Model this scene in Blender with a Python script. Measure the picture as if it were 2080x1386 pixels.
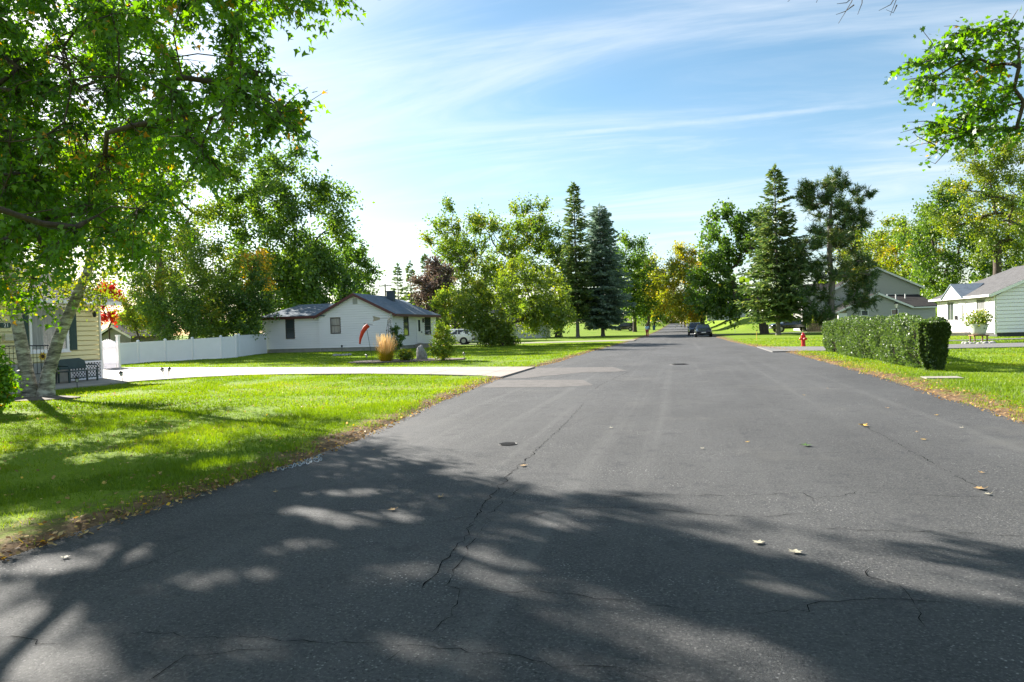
import bpy, bmesh, math, random
import numpy as np
from mathutils import Vector, Matrix
random.seed(7); rng = np.random.default_rng(7)
S = bpy.context.scene
for o in list(bpy.data.objects): bpy.data.objects.remove(o)
C = S.collection

# ------------------------------------------------------------------ camera, sky, sun, exposure
CAM_H = 1.6
F = 1387.0          # focal length in units of a 2080 px wide frame (24 mm on 36 mm film)
ROT = np.array([[0.9701261182, 0.0254036464, 0.2412674232],
                [0.2406476593, 0.0251840574, -0.9702857658],
                [-0.0307248892, 0.9993600042, 0.0183183838]])   # slight roll to the right, a little downward, yaw 14 deg left of the street
cd = bpy.data.cameras.new('camera'); cam = bpy.data.objects.new('camera', cd); C.objects.link(cam)
cd.sensor_width = 36; cd.lens = 36 * F / 2080; cd.clip_end = 3000; cd.clip_start = 0.05
cam.matrix_world = Matrix([[*ROT[0], 0], [*ROT[1], 0], [*ROT[2], CAM_H], [0, 0, 0, 1]])
S.camera = cam
SUN_AZ, SUN_EL = math.radians(56), math.radians(27)      # azimuth measured from +Y (up the street) towards -X
sdir = Vector((-math.sin(SUN_AZ) * math.cos(SUN_EL), math.cos(SUN_AZ) * math.cos(SUN_EL), math.sin(SUN_EL)))
sl = bpy.data.lights.new('sun', 'SUN'); sl.energy = 5.0; sl.angle = math.radians(0.53); sl.color = (1.0, 0.94, 0.85)
so = bpy.data.objects.new('sun', sl); C.objects.link(so); so.rotation_euler = sdir.to_track_quat('Z', 'Y').to_euler()
W = bpy.data.worlds.new('World'); S.world = W; W.use_nodes = True
S.view_settings.view_transform = 'Standard'; S.view_settings.look = 'None'; S.view_settings.gamma = 1.0
S.view_settings.use_curve_mapping = False; S.view_settings.exposure = 1.8
S.render.resolution_x = 1024; S.render.resolution_y = 682

def ray(px, py): return ROT @ np.array([(px - 1040) / F, (693 - py) / F, -1.0])
def at_depth(px, py, d): return np.array([0, 0, CAM_H]) + ray(px, py) * d
def project(p):
    c = ROT.T @ (np.asarray(p, float) - [0, 0, CAM_H]); return 1040 + F * c[0] / -c[2], 693 - F * c[1] / -c[2], -c[2]

def build_sky():
    nt = W.node_tree; N = nt.nodes; L = nt.links; N.clear()
    out = N.new('ShaderNodeOutputWorld'); bg = N.new('ShaderNodeBackground'); bg.inputs[1].default_value = 0.05
    sky = N.new('ShaderNodeTexSky'); sky.sky_type = 'NISHITA'; sky.sun_disc = False
    sky.sun_elevation = SUN_EL; sky.sun_rotation = -SUN_AZ
    sky.altitude = 200; sky.air_density = 1.0; sky.dust_density = 0.65; sky.ozone_density = 1.4
    tc = N.new('ShaderNodeTexCoord')
    def math_(op, a=None, b=None, va=None, vb=None):
        n = N.new('ShaderNodeMath'); n.operation = op
        if a is not None: L.new(a, n.inputs[0])
        elif va is not None: n.inputs[0].default_value = va
        if b is not None: L.new(b, n.inputs[1])
        elif vb is not None: n.inputs[1].default_value = vb
        return n.outputs[0]
    sp = N.new('ShaderNodeSeparateXYZ'); L.new(tc.outputs['Generated'], sp.inputs[0])
    zz = math_('ADD', sp.outputs[2], vb=0.12); zz = math_('MAXIMUM', zz, vb=0.05)
    u = math_('DIVIDE', sp.outputs[0], zz); v = math_('DIVIDE', sp.outputs[1], zz)
    cb = N.new('ShaderNodeCombineXYZ'); L.new(u, cb.inputs[0]); L.new(v, cb.inputs[1])
    def mapped(rz, sc):
        m = N.new('ShaderNodeMapping'); m.inputs['Rotation'].default_value = (0, 0, rz); m.inputs['Scale'].default_value = sc
        L.new(cb.outputs[0], m.inputs[0]); return m.outputs[0]
    def noise(vec, s, det, rough, dist=0.0):
        n = N.new('ShaderNodeTexNoise'); n.inputs['Scale'].default_value = s; n.inputs['Detail'].default_value = det
        n.inputs['Roughness'].default_value = rough; n.inputs['Distortion'].default_value = dist; L.new(vec, n.inputs['Vector']); return n.outputs[0]
    def ramp(x, a, b):
        m = N.new('ShaderNodeMapRange'); m.interpolation_type = 'SMOOTHSTEP'; m.inputs[1].default_value = a; m.inputs[2].default_value = b
        L.new(x, m.inputs[0]); return m.outputs[0]
    wisps = ramp(noise(mapped(0.35, (0.35, 1.5, 1)), 1.3, 8, 0.62, 0.9), 0.40, 0.72)
    veil = ramp(noise(mapped(0.2, (0.25, 0.6, 1)), 0.8, 5, 0.55, 0.3), 0.36, 0.68)
    # contrail: a thin band along a great circle
    a = Vector(ray(870, 302)).normalized(); b = Vector(ray(1840, 206)).normalized(); n = a.cross(b).normalized(); mid = (a + b).normalized()
    def dot(vec):
        d = N.new('ShaderNodeVectorMath'); d.operation = 'DOT_PRODUCT'; L.new(tc.outputs['Generated'], d.inputs[0]); d.inputs[1].default_value = vec; return d.outputs['Value']
    wob = math_('MULTIPLY', math_('SUBTRACT', noise(tc.outputs['Generated'], 22, 4, 0.6), vb=0.5), vb=0.006)
    band = math_('ABSOLUTE', math_('ADD', dot(n), wob))
    along = ramp(dot(mid), math.cos(0.36), math.cos(0.20))
    trail = math_('MULTIPLY', math_('SUBTRACT', va=1.0, b=ramp(band, 0.0005, 0.0050)), along)
    trail = math_('MULTIPLY', trail, noise(tc.outputs['Generated'], 30, 3, 0.6))
    f = math_('ADD', math_('MULTIPLY', wisps, vb=0.42), math_('MULTIPLY', veil, vb=0.28))
    f = math_('ADD', f, math_('MULTIPLY', trail, vb=0.26))
    f = math_('MINIMUM', f, vb=0.85)
    hs = N.new('ShaderNodeHueSaturation'); hs.inputs['Hue'].default_value = 0.487; hs.inputs['Saturation'].default_value = 1.2; hs.inputs['Value'].default_value = 1.05; L.new(sky.outputs[0], hs.inputs['Color'])
    mix = N.new('ShaderNodeMix'); mix.data_type = 'RGBA'; L.new(f, mix.inputs[0]); L.new(hs.outputs[0], mix.inputs[6]); mix.inputs[7].default_value = (6.6, 6.9, 7.2, 1)
    L.new(mix.outputs[2], bg.inputs[0]); L.new(bg.outputs[0], out.inputs[0])
build_sky()

# ------------------------------------------------------------------ materials
MATS = {}
def mat(name, col, rough=0.7, noise=0.0, nscale=6.0, bump=0.0, bscale=40.0, metal=0.0, spec=0.4, col2=None, stretch=(1, 1, 1), emit=None, coat=0.0):
    if name in MATS: return MATS[name]
    m = bpy.data.materials.new(name); m.use_nodes = True; nt = m.node_tree; N = nt.nodes; L = nt.links
    b = N['Principled BSDF']; b.inputs['Roughness'].default_value = rough; b.inputs['Metallic'].default_value = metal
    b.inputs['Specular IOR Level'].default_value = spec; b.inputs['Coat Weight'].default_value = coat
    c = (*col, 1); b.inputs['Base Color'].default_value = c
    geo = N.new('ShaderNodeNewGeometry')
    if noise > 0 or col2:
        mp = N.new('ShaderNodeMapping'); mp.inputs['Scale'].default_value = stretch; L.new(geo.outputs['Position'], mp.inputs[0])
        n = N.new('ShaderNodeTexNoise'); n.inputs['Scale'].default_value = nscale; n.inputs['Detail'].default_value = 6; n.inputs['Roughness'].default_value = 0.65
        L.new(mp.outputs[0], n.inputs['Vector'])
        r = N.new('ShaderNodeMapRange'); r.inputs[1].default_value = 0.3; r.inputs[2].default_value = 0.7; L.new(n.outputs[0], r.inputs[0])
        x = N.new('ShaderNodeMix'); x.data_type = 'RGBA'; L.new(r.outputs[0], x.inputs[0])
        if col2: x.inputs[6].default_value = c; x.inputs[7].default_value = (*col2, 1)
        else:
            x.inputs[6].default_value = (*[v * (1 - noise) for v in col], 1); x.inputs[7].default_value = (*[min(1, v * (1 + noise)) for v in col], 1)
        L.new(x.outputs[2], b.inputs['Base Color'])
    if bump > 0:
        n2 = N.new('ShaderNodeTexNoise'); n2.inputs['Scale'].default_value = bscale; n2.inputs['Detail'].default_value = 4; L.new(geo.outputs['Position'], n2.inputs['Vector'])
        bp = N.new('ShaderNodeBump'); bp.inputs['Strength'].default_value = bump; bp.inputs['Distance'].default_value = 0.02
        L.new(n2.outputs[0], bp.inputs['Height']); L.new(bp.outputs[0], b.inputs['Normal'])
    if emit: b.inputs['Emission Color'].default_value = (*emit[0], 1); b.inputs['Emission Strength'].default_value = emit[1]
    MATS[name] = m; return m
def leafmat(name, stops, trans=0.45, gloss=0.06, rough=0.45, vivid=1.75):
    """leaf colour picked per leaf from a ramp by the face attribute 'tint'; light passes through the blade"""
    if name in MATS: return MATS[name]
    m = bpy.data.materials.new(name); m.use_nodes = True; nt = m.node_tree; N = nt.nodes; L = nt.links; N.clear()
    out = N.new('ShaderNodeOutputMaterial'); at = N.new('ShaderNodeAttribute'); at.attribute_name = 'tint'
    rp = N.new('ShaderNodeValToRGB'); L.new(at.outputs['Fac'], rp.inputs[0]); e = rp.color_ramp.elements
    while len(e) < len(stops): e.new(0.5)
    for i, (p, c) in enumerate(stops): e[i].position = p; e[i].color = (c[0] * vivid, c[1] * vivid, c[2] * vivid * 0.8, 1)
    d = N.new('ShaderNodeBsdfDiffuse'); t = N.new('ShaderNodeBsdfTranslucent'); g = N.new('ShaderNodeBsdfGlossy'); g.inputs['Roughness'].default_value = rough
    hs = N.new('ShaderNodeHueSaturation'); hs.inputs['Saturation'].default_value = 1.12; hs.inputs['Value'].default_value = 1.9; hs.inputs['Hue'].default_value = 0.49
    L.new(rp.outputs[0], hs.inputs['Color']); L.new(rp.outputs[0], d.inputs[0]); L.new(hs.outputs[0], t.inputs[0])
    m1 = N.new('ShaderNodeMixShader'); m1.inputs[0].default_value = trans; L.new(d.outputs[0], m1.inputs[1]); L.new(t.outputs[0], m1.inputs[2])
    m2 = N.new('ShaderNodeMixShader'); m2.inputs[0].default_value = gloss; L.new(m1.outputs[0], m2.inputs[1]); L.new(g.outputs[0], m2.inputs[2])
    L.new(m2.outputs[0], out.inputs[0]); MATS[name] = m; return m

# ------------------------------------------------------------------ helpers
def prop(o, label=None, cat=None, group=None, kind=None):
    if label: o['label'] = label
    if cat: o['category'] = cat
    if group: o['group'] = group
    if kind: o['kind'] = kind
    return o
def root(name, loc, label, cat, group=None, rz=0.0):
    o = bpy.data.objects.new(name, None); C.objects.link(o); o.location = loc; o.rotation_euler = (0, 0, rz); o.empty_display_size = 0.2
    return prop(o, label, cat, group)
def world_loc(o):
    p = Vector((0, 0, 0))
    while o is not None: p = p + Vector(o.location); o = o.parent
    return p
def np_mesh(name, V, Fc, k, material, parent=None, tint=None, smooth=False, local=False):
    """V (n,3) verts, Fc (m,k) faces of one size"""
    V = np.asarray(V, np.float32); Fc = np.asarray(Fc, np.int32)
    if parent is not None and not local: V = V - np.array(world_loc(parent), np.float32)
    me = bpy.data.meshes.new(name); me.vertices.add(len(V)); me.vertices.foreach_set('co', V.ravel())
    me.loops.add(Fc.size); me.loops.foreach_set('vertex_index', Fc.ravel())
    me.polygons.add(len(Fc)); me.polygons.foreach_set('loop_start', np.arange(0, Fc.size, k, dtype=np.int32))
    if smooth: me.polygons.foreach_set('use_smooth', np.ones(len(Fc), bool))
    me.update(calc_edges=True)
    if tint is not None:
        a = me.attributes.new('tint', 'FLOAT', 'FACE'); a.data.foreach_set('value', np.asarray(tint, np.float32))
    me.materials.append(material); o = bpy.data.objects.new(name, me); C.objects.link(o); o.parent = parent; return o
class MB:
    def __init__(s): s.v = []; s.f = []
    def poly(s, pts):
        b = len(s.v); s.v += [tuple(map(float, p)) for p in pts]; s.f.append(tuple(range(b, b + len(pts)))); return s
    def hexa(s, p):      # 8 corners: bottom ring 0-3, top ring 4-7
        b = len(s.v); s.v += [tuple(map(float, q)) for q in p]
        for q in ((3, 2, 1, 0), (4, 5, 6, 7), (0, 1, 5, 4), (1, 2, 6, 5), (2, 3, 7, 6), (3, 0, 4, 7)): s.f.append(tuple(b + i for i in q))
        return s
    def box(s, x0, x1, y0, y1, z0, z1):
        return s.hexa([(x0, y0, z0), (x1, y0, z0), (x1, y1, z0), (x0, y1, z0), (x0, y0, z1), (x1, y0, z1), (x1, y1, z1), (x0, y1, z1)])
    def prism(s, poly, vec):     # polygon (3-D points) pushed along vec
        n = len(poly); b = len(s.v); vec = np.asarray(vec, float)
        s.v += [tuple(map(float, p)) for p in poly] + [tuple(np.asarray(p, float) + vec) for p in poly]
        s.f.append(tuple(range(b + n - 1, b - 1, -1))); s.f.append(tuple(range(b + n, b + 2 * n)))
        for i in range(n): j = (i + 1) % n; s.f.append((b + i, b + j, b + n + j, b + n + i))
        return s
    def tube(s, pts, rad, n=8, cap=True):
        pts = [np.asarray(p, float) for p in pts]; m = len(pts)
        if np.isscalar(rad): rad = [rad] * m
        b = len(s.v); prev = None
        for i, p in enumerate(pts):
            t = pts[min(i + 1, m - 1)] - pts[max(i - 1, 0)]; t = t / (np.linalg.norm(t) + 1e-9)
            if prev is None: a = np.array([1., 0, 0]) if abs(t[0]) < 0.8 else np.array([0, 1., 0])
            else: a = prev
            a = a - t * (a @ t); a /= np.linalg.norm(a) + 1e-9; c = np.cross(t, a); prev = a
            for k in range(n):
                th = 2 * math.pi * k / n; q = p + rad[i] * (math.cos(th) * a + math.sin(th) * c); s.v.append(tuple(q))
        for i in range(m - 1):
            for k in range(n):
                k2 = (k + 1) % n; s.f.append((b + i * n + k, b + i * n + k2, b + (i + 1) * n + k2, b + (i + 1) * n + k))
        if cap:
            s.f.append(tuple(b + k for k in range(n - 1, -1, -1))); s.f.append(tuple(b + (m - 1) * n + k for k in range(n)))
        return s
    def lathe(s, prof, n=16, c=(0, 0, 0)):   # prof = [(r,z)...]
        return s.tube([(c[0], c[1], c[2] + z) for r, z in prof], [max(r, 1e-4) for r, z in prof], n) if all(abs(prof[i][1] - prof[i + 1][1]) > 1e-6 for i in range(len(prof) - 1)) else s._lathe(prof, n, c)
    def _lathe(s, prof, n, c):
        b = len(s.v)
        for r, z in prof:
            for k in range(n):
                th = 2 * math.pi * k / n; s.v.append((c[0] + r * math.cos(th), c[1] + r * math.sin(th), c[2] + z))
        for i in range(len(prof) - 1):
            for k in range(n):
                k2 = (k + 1) % n; s.f.append((b + i * n + k, b + i * n + k2, b + (i + 1) * n + k2, b + (i + 1) * n + k))
        s.f.append(tuple(b + (len(prof) - 1) * n + k for k in range(n))); s.f.append(tuple(b + k for k in range(n - 1, -1, -1)))
        return s
    def build(s, name, material, parent=None, smooth=False, local=False, bevel=0.0):
        v = s.v
        if parent is not None and not local:
            w = world_loc(parent); v = [(a - w.x, b - w.y, c - w.z) for a, b, c in v]
        me = bpy.data.meshes.new(name); me.from_pydata(v, [], s.f); me.update()
        if smooth: me.polygons.foreach_set('use_smooth', np.ones(len(me.polygons), bool))
        me.materials.append(material); o = bpy.data.objects.new(name, me); C.objects.link(o); o.parent = parent
        if bevel > 0: m = o.modifiers.new('bevel', 'BEVEL'); m.width = bevel; m.segments = 2; m.limit_method = 'ANGLE'
        return o
def copy_tree(o, parent=None):
    c = o.copy(); C.objects.link(c)
    if parent is not None: c.parent = parent
    for ch in o.children: copy_tree(ch, c)
    return c
def smooth(a, b, x): t = np.clip((x - a) / (b - a), 0, 1); return t * t * (3 - 2 * t)
def inpoly(x, y, poly):
    x = np.asarray(x, float); y = np.asarray(y, float); r = np.zeros(x.shape, bool); n = len(poly)
    for i in range(n):
        x0, y0 = poly[i]; x1, y1 = poly[(i + 1) % n]
        if y0 == y1: continue
        c = ((y0 > y) != (y1 > y)) & (x < (x1 - x0) * (y - y0) / (y1 - y0) + x0); r ^= c
    return r
def vnoise(x, y, seed=0):     # cheap smooth value noise
    x = np.asarray(x, float); y = np.asarray(y, float)
    def h(i, j): return (np.sin(i * 127.1 + j * 311.7 + seed * 17.3) * 43758.5453) % 1.0
    i = np.floor(x); j = np.floor(y); fx = x - i; fy = y - j; fx = fx * fx * (3 - 2 * fx); fy = fy * fy * (3 - 2 * fy)
    return (h(i, j) * (1 - fx) + h(i + 1, j) * fx) * (1 - fy) + (h(i, j + 1) * (1 - fx) + h(i + 1, j + 1) * fx) * fy

# ------------------------------------------------------------------ terrain
EY = [-60, 4, 8, 10, 14.6, 19, 25.5, 30, 43, 61, 79, 120, 600]
EL_ = [-5.0, -4.93, -4.68, -4.8, -5.3, -5.6, -6.0, -5.5, -5.55, -4.9, -4.7, -4.6, -4.6]
RY = [-60, 11, 15, 19, 25, 36, 43, 57, 72, 120, 600]
ER_ = [4.7, 4.75, 4.85, 5.0, 5.1, 5.05, 4.5, 3.75, 3.5, 3.5, 3.5]
def EL(y): return np.interp(y, EY, EL_)
def ER(y): return np.interp(y, RY, ER_)
def road_z(y): return 1.55 * smooth(110, 330, y)
LOWER = [(-5.7, 21.3), (-6.6, 22.0), (-8.9, 23.1), (-12, 24.0), (-15.1, 24.4), (-17.4, 24.2), (-19.0, 23.4), (-20.1, 21.7), (-20.2, 20), (-20.0, 18.4), (-20.3, 14), (-20.3, 5)]
UPPER = [(-5.7, 26.6), (-15.2, 28.8), (-24, 30.9), (-33.4, 33.3)]
DRIVE = LOWER + [(-23.7, 5), (-23.7, 23.6), (-33.4, 23.6)] + UPPER[::-1]
RDRIVE = [(4.4, 36.4), (9, 35.8), (40, 36.5), (40, 41.0), (9, 40.6), (4.4, 43.6)]
BED = [(-17.2, 32.9), (-15.4, 32.6), (-12.6, 33.6), (-11.3, 34.6), (-11.6, 35.9), (-14, 36.4), (-16.8, 36.0), (-17.6, 34.6)]
def gz(x, y):
    x = np.asarray(x, float); y = np.asarray(y, float)
    dl = EL(y) - x; dr = x - ER(y); d = np.maximum(dl, dr)
    z = road_z(y) - 0.03 + 0.075 * smooth(-0.12, 0.35, d + 0.22 * (vnoise(x * 1.7, y * 1.7, 3) - 0.5))
    z = z + smooth(0.3, 2.0, d) * (-0.05 * vnoise(x * 0.45, y * 0.45, 1) - 0.03 * vnoise(x * 1.3, y * 1.3, 2)) * smooth(70, 40, y)
    z = z + smooth(2, 9, dr) * (2.2 * smooth(104, 128, y) + 1.0 * smooth(128, 260, y)) + smooth(2, 14, dl) * (0.9 * smooth(106, 150, y) + 0.8 * smooth(150, 300, y))
    return z
def build_ground():
    offs = np.array([-0.6, -0.15, 0.0, 0.1, 0.2, 0.32, 0.46, 0.62, 0.8, 1.0, 1.3, 1.6, 2, 2.4, 2.9, 3.4, 4, 4.7, 5.5, 6.5, 7.5, 8.7, 10, 11.5, 13, 15, 17, 19.5, 22, 25, 29, 34, 40, 50, 65, 90, 130, 200, 350, 700])
    ys = np.concatenate([np.linspace(-120, -6, 12), np.arange(-5, 30, 0.3), np.arange(30, 60, 0.7), np.arange(60, 140, 2.0), np.linspace(142, 400, 40), np.linspace(430, 1200, 10)])
    cols = len(offs) * 2; X = np.zeros((len(ys), cols)); Y = np.repeat(ys[:, None], cols, 1)
    for j, o in enumerate(offs[::-1]): X[:, j] = EL(ys) - o
    for j, o in enumerate(offs): X[:, len(offs) + j] = ER(ys) + o
    Z = gz(X, Y); V = np.stack([X, Y, Z], -1).reshape(-1, 3)
    idx = np.arange(len(ys) * cols).reshape(len(ys), cols)
    Fc = np.stack([idx[:-1, :-1], idx[:-1, 1:], idx[1:, 1:], idx[1:, :-1]], -1).reshape(-1, 4)
    # soil, thatch and turf colour; bare earth and dry strips beside the asphalt, carried by a per-vertex distance to the road edge
    m = bpy.data.materials.new('lawn_ground'); m.use_nodes = True; nt = m.node_tree; N = nt.nodes; L = nt.links; b = N['Principled BSDF']
    b.inputs['Roughness'].default_value = 0.95; b.inputs['Specular IOR Level'].default_value = 0.1
    geo = N.new('ShaderNodeNewGeometry')
    def noise(s, det=5, r=0.6):
        n = N.new('ShaderNodeTexNoise'); n.inputs['Scale'].default_value = s; n.inputs['Detail'].default_value = det; n.inputs['Roughness'].default_value = r
        L.new(geo.outputs['Position'], n.inputs['Vector']); return n.outputs[0]
    def mixc(f, a, b_):
        x = N.new('ShaderNodeMix'); x.data_type = 'RGBA'; L.new(f, x.inputs[0])
        for s, c in ((6, a), (7, b_)):
            if isinstance(c, tuple): x.inputs[s].default_value = (*c, 1)
            else: L.new(c, x.inputs[s])
        return x.outputs[2]
    def mr(x, a, b_):
        n = N.new('ShaderNodeMapRange'); n.interpolation_type = 'SMOOTHSTEP'; n.inputs[1].default_value = a; n.inputs[2].default_value = b_; L.new(x, n.inputs[0]); return n.outputs[0]
    turf = mixc(mr(noise(0.35), 0.35, 0.65), (0.155, 0.25, 0.014), (0.21, 0.285, 0.02))
    turf = mixc(mr(noise(28, 3), 0.35, 0.75), turf, (0.09, 0.16, 0.012))
    turf = mixc(mr(noise(0.8, 6, 0.7), 0.56, 0.72), turf, (0.22, 0.19, 0.07))
    ea = N.new('ShaderNodeAttribute'); ea.attribute_name = 'edge'
    ad = N.new('ShaderNodeMath'); ad.operation = 'ADD'; L.new(ea.outputs['Fac'], ad.inputs[0])
    nn = N.new('ShaderNodeMath'); nn.operation = 'MULTIPLY_ADD'; L.new(noise(2.2, 6, 0.7), nn.inputs[0]); nn.inputs[1].default_value = 1.5; nn.inputs[2].default_value = -0.75; L.new(nn.outputs[0], ad.inputs[1])
    dirt = mixc(mr(noise(9, 6, 0.7), 0.35, 0.7), (0.085, 0.055, 0.034), (0.25, 0.165, 0.09))
    col = mixc(mr(ad.outputs[0], 0.12, 0.55), dirt, turf)
    L.new(col, b.inputs['Base Color'])
    bp = N.new('ShaderNodeBump'); bp.inputs['Strength'].default_value = 0.6; bp.inputs['Distance'].default_value = 0.03; L.new(noise(35, 5, 0.7), bp.inputs['Height']); L.new(bp.outputs[0], b.inputs['Normal'])
    o = np_mesh('ground', V, Fc, 4, m, smooth=True)
    e = np.concatenate([offs[::-1] / 1.5, offs / 2.3]); e = np.repeat(e[None], len(ys), 0)
    a = o.data.attributes.new('edge', 'FLOAT', 'POINT'); a.data.foreach_set('value', e.astype(np.float32).ravel())
    prop(o, kind='structure')
    # road sheet
    ys2 = np.concatenate([np.linspace(-120, -6, 8), np.arange(-5, 60, 1.0), np.linspace(61, 400, 80), np.linspace(420, 1200, 6)])
    k = 12; X = np.zeros((len(ys2), k)); 
    for j in range(k): X[:, j] = EL(ys2) - 0.25 + (ER(ys2) - EL(ys2) + 0.5) * j / (k - 1)
    Y = np.repeat(ys2[:, None], k, 1); Z = road_z(Y)
    idx = np.arange(len(ys2) * k).reshape(len(ys2), k); Fc = np.stack([idx[:-1, :-1], idx[:-1, 1:], idx[1:, 1:], idx[1:, :-1]], -1).reshape(-1, 4)
    r = np_mesh('road', np.stack([X, Y, Z], -1).reshape(-1, 3), Fc, 4, asphalt(), smooth=True); prop(r, kind='structure')
    return o, r
def asphalt():
    m = bpy.data.materials.new('asphalt'); m.use_nodes = True; nt = m.node_tree; N = nt.nodes; L = nt.links; b = N['Principled BSDF']
    b.inputs['Roughness'].default_value = 0.78; b.inputs['Specular IOR Level'].default_value = 0.22
    geo = N.new('ShaderNodeNewGeometry')
    def noise(s, det=5, r=0.6, st=(1, 1, 1)):
        mp = N.new('ShaderNodeMapping'); mp.inputs['Scale'].default_value = st; L.new(geo.outputs['Position'], mp.inputs[0])
        n = N.new('ShaderNodeTexNoise'); n.inputs['Scale'].default_value = s; n.inputs['Detail'].default_value = det; n.inputs['Roughness'].default_value = r
        L.new(mp.outputs[0], n.inputs['Vector']); return n.outputs[0]
    def mr(x, a, b_, c=0.0, d=1.0):
        n = N.new('ShaderNodeMapRange'); n.interpolation_type = 'SMOOTHSTEP'
        for i, v in enumerate((a, b_, c, d)): n.inputs[i + 1].default_value = v
        L.new(x, n.inputs[0]); return n.outputs[0]
    def mixc(f, a, b_, mode='MIX'):
        x = N.new('ShaderNodeMix'); x.data_type = 'RGBA'; x.blend_type = mode
        if isinstance(f, float): x.inputs[0].default_value = f
        else: L.new(f, x.inputs[0])
        for s, c in ((6, a), (7, b_)):
            if isinstance(c, tuple): x.inputs[s].default_value = (*c, 1)
            else: L.new(c, x.inputs[s])
        return x.outputs[2]
    c = mixc(mr(noise(0.5, 6, 0.65, (1, 0.35, 1)), 0.3, 0.7), (0.046, 0.047, 0.049), (0.080, 0.081, 0.083))
    c = mixc(mr(noise(1.0, 4, 0.5, (2.2, 0.03, 1)), 0.52, 0.84), c, (0.125, 0.124, 0.122))          # wheel-worn long streaks
    c = mixc(mr(noise(0.8, 5, 0.6, (0.5, 3, 1)), 0.66, 0.80), c, (0.085, 0.08, 0.076))              # pale patches of lost binder
    c = mixc(mr(noise(48, 5, 0.75), 0.50, 0.64, 0, 0.9), c, (0.155, 0.153, 0.15))               # aggregate
    c = mixc(mr(noise(42, 3, 0.7), 0.52, 0.70, 0, 0.8), c, (0.012, 0.012, 0.013))
    c = mixc(mr(noise(14, 4, 0.65), 0.42, 0.62, 0, 0.55), c, mixc(0.5, c, (0.11, 0.108, 0.106)))
    c = mixc(mr(noise(3.1, 6, 0.7), 0.54, 0.66, 0, 0.6), c, (0.045, 0.046, 0.05))
    c = mixc(mr(noise(0.33, 7, 0.75), 0.52, 0.66, 0, 0.5), c, (0.11, 0.107, 0.102))
    v = N.new('ShaderNodeTexVoronoi'); v.inputs['Scale'].default_value = 30; v.inputs['Randomness'].default_value = 1; L.new(geo.outputs['Position'], v.inputs['Vector'])
    grit = N.new('ShaderNodeMath'); grit.operation = 'MULTIPLY'; L.new(mr(v.outputs['Distance'], 0.24, 0.10), grit.inputs[0]); L.new(mr(noise(0.9, 5, 0.7), 0.45, 0.68), grit.inputs[1])
    c = mixc(grit.outputs[0], c, (0.34, 0.33, 0.32))
    L.new(c, b.inputs['Base Color'])
    bp = N.new('ShaderNodeBump'); bp.inputs['Strength'].default_value = 0.9; bp.inputs['Distance'].default_value = 0.012; L.new(noise(70, 4, 0.75), bp.inputs['Height']); L.new(bp.outputs[0], b.inputs['Normal'])
    return m
ground, road = build_ground()
def on_ground(px, py, z=None):
    """the spot on the (nearly level) land that is seen at a place in the survey photograph"""
    d = ray(px, py); zz = 0.0
    for _ in range(4):
        t = (zz - CAM_H) / d[2]; p = np.array([0, 0, CAM_H]) + t * d; zz = float(gz(p[0], p[1])) if z is None else z
    return np.array([p[0], p[1], zz])
def GP(px, py): p = on_ground(px, py); return (float(p[0]), float(p[1]), float(p[2]))

# ------------------------------------------------------------------ trees
BARK = mat('bark_brown', (0.085, 0.065, 0.05), 0.9, noise=0.4, nscale=9, bump=0.9, bscale=30, stretch=(1, 1, 0.25))
BARK_GREY = mat('bark_grey', (0.16, 0.145, 0.13), 0.9, noise=0.35, nscale=9, bump=0.9, bscale=30, stretch=(1, 1, 0.25))
DIAMOND = np.array([(0, 0), (0.42, 0.5), (0, 1), (-0.42, 0.5)])
NEEDLE = np.array([(-0.09, 0), (0.09, 0), (0, 1)])
SPRAY = np.array([(-0.10, 0), (0.16, 0.45), (0, 1), (-0.16, 0.5)])
MAPLE = np.array([(0, 0), (0.18, 0.14), (0.50, 0.10), (0.36, 0.34), (0.56, 0.56), (0.22, 0.60), (0, 1.0), (-0.22, 0.60), (-0.56, 0.56), (-0.36, 0.34), (-0.50, 0.10), (-0.18, 0.14)])
LOBED = np.array([(0, 0), (0.46, 0.20), (0.17, 0.44), (0, 1.05), (-0.17, 0.44), (-0.46, 0.20)])
def unit(a): return a / (np.linalg.norm(a, axis=-1, keepdims=True) + 1e-9)
def leaves_mesh(name, P, T, size, shape, material, parent, tint, r, droop=0.0, curl=0.18):
    """P leaf bases, T growth directions; each leaf one small folded blade of the given outline"""
    n = len(P); k = len(shape)
    T = unit(T + np.array([0, 0, -droop])); A = unit(np.cross(T, r.normal(size=(n, 3)))); Nn = np.cross(T, A)
    s = size * r.uniform(0.65, 1.3, (n, 1))
    V = np.empty((n, k, 3))
    for i, (a, b) in enumerate(shape):
        V[:, i] = P + s * (A * a + T * b - Nn * curl * (abs(a) * 1.2 + b * b * 0.6))
    return np_mesh(name, V.reshape(-1, 3), np.arange(n * k).reshape(n, k), k, material, parent, tint)
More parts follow.
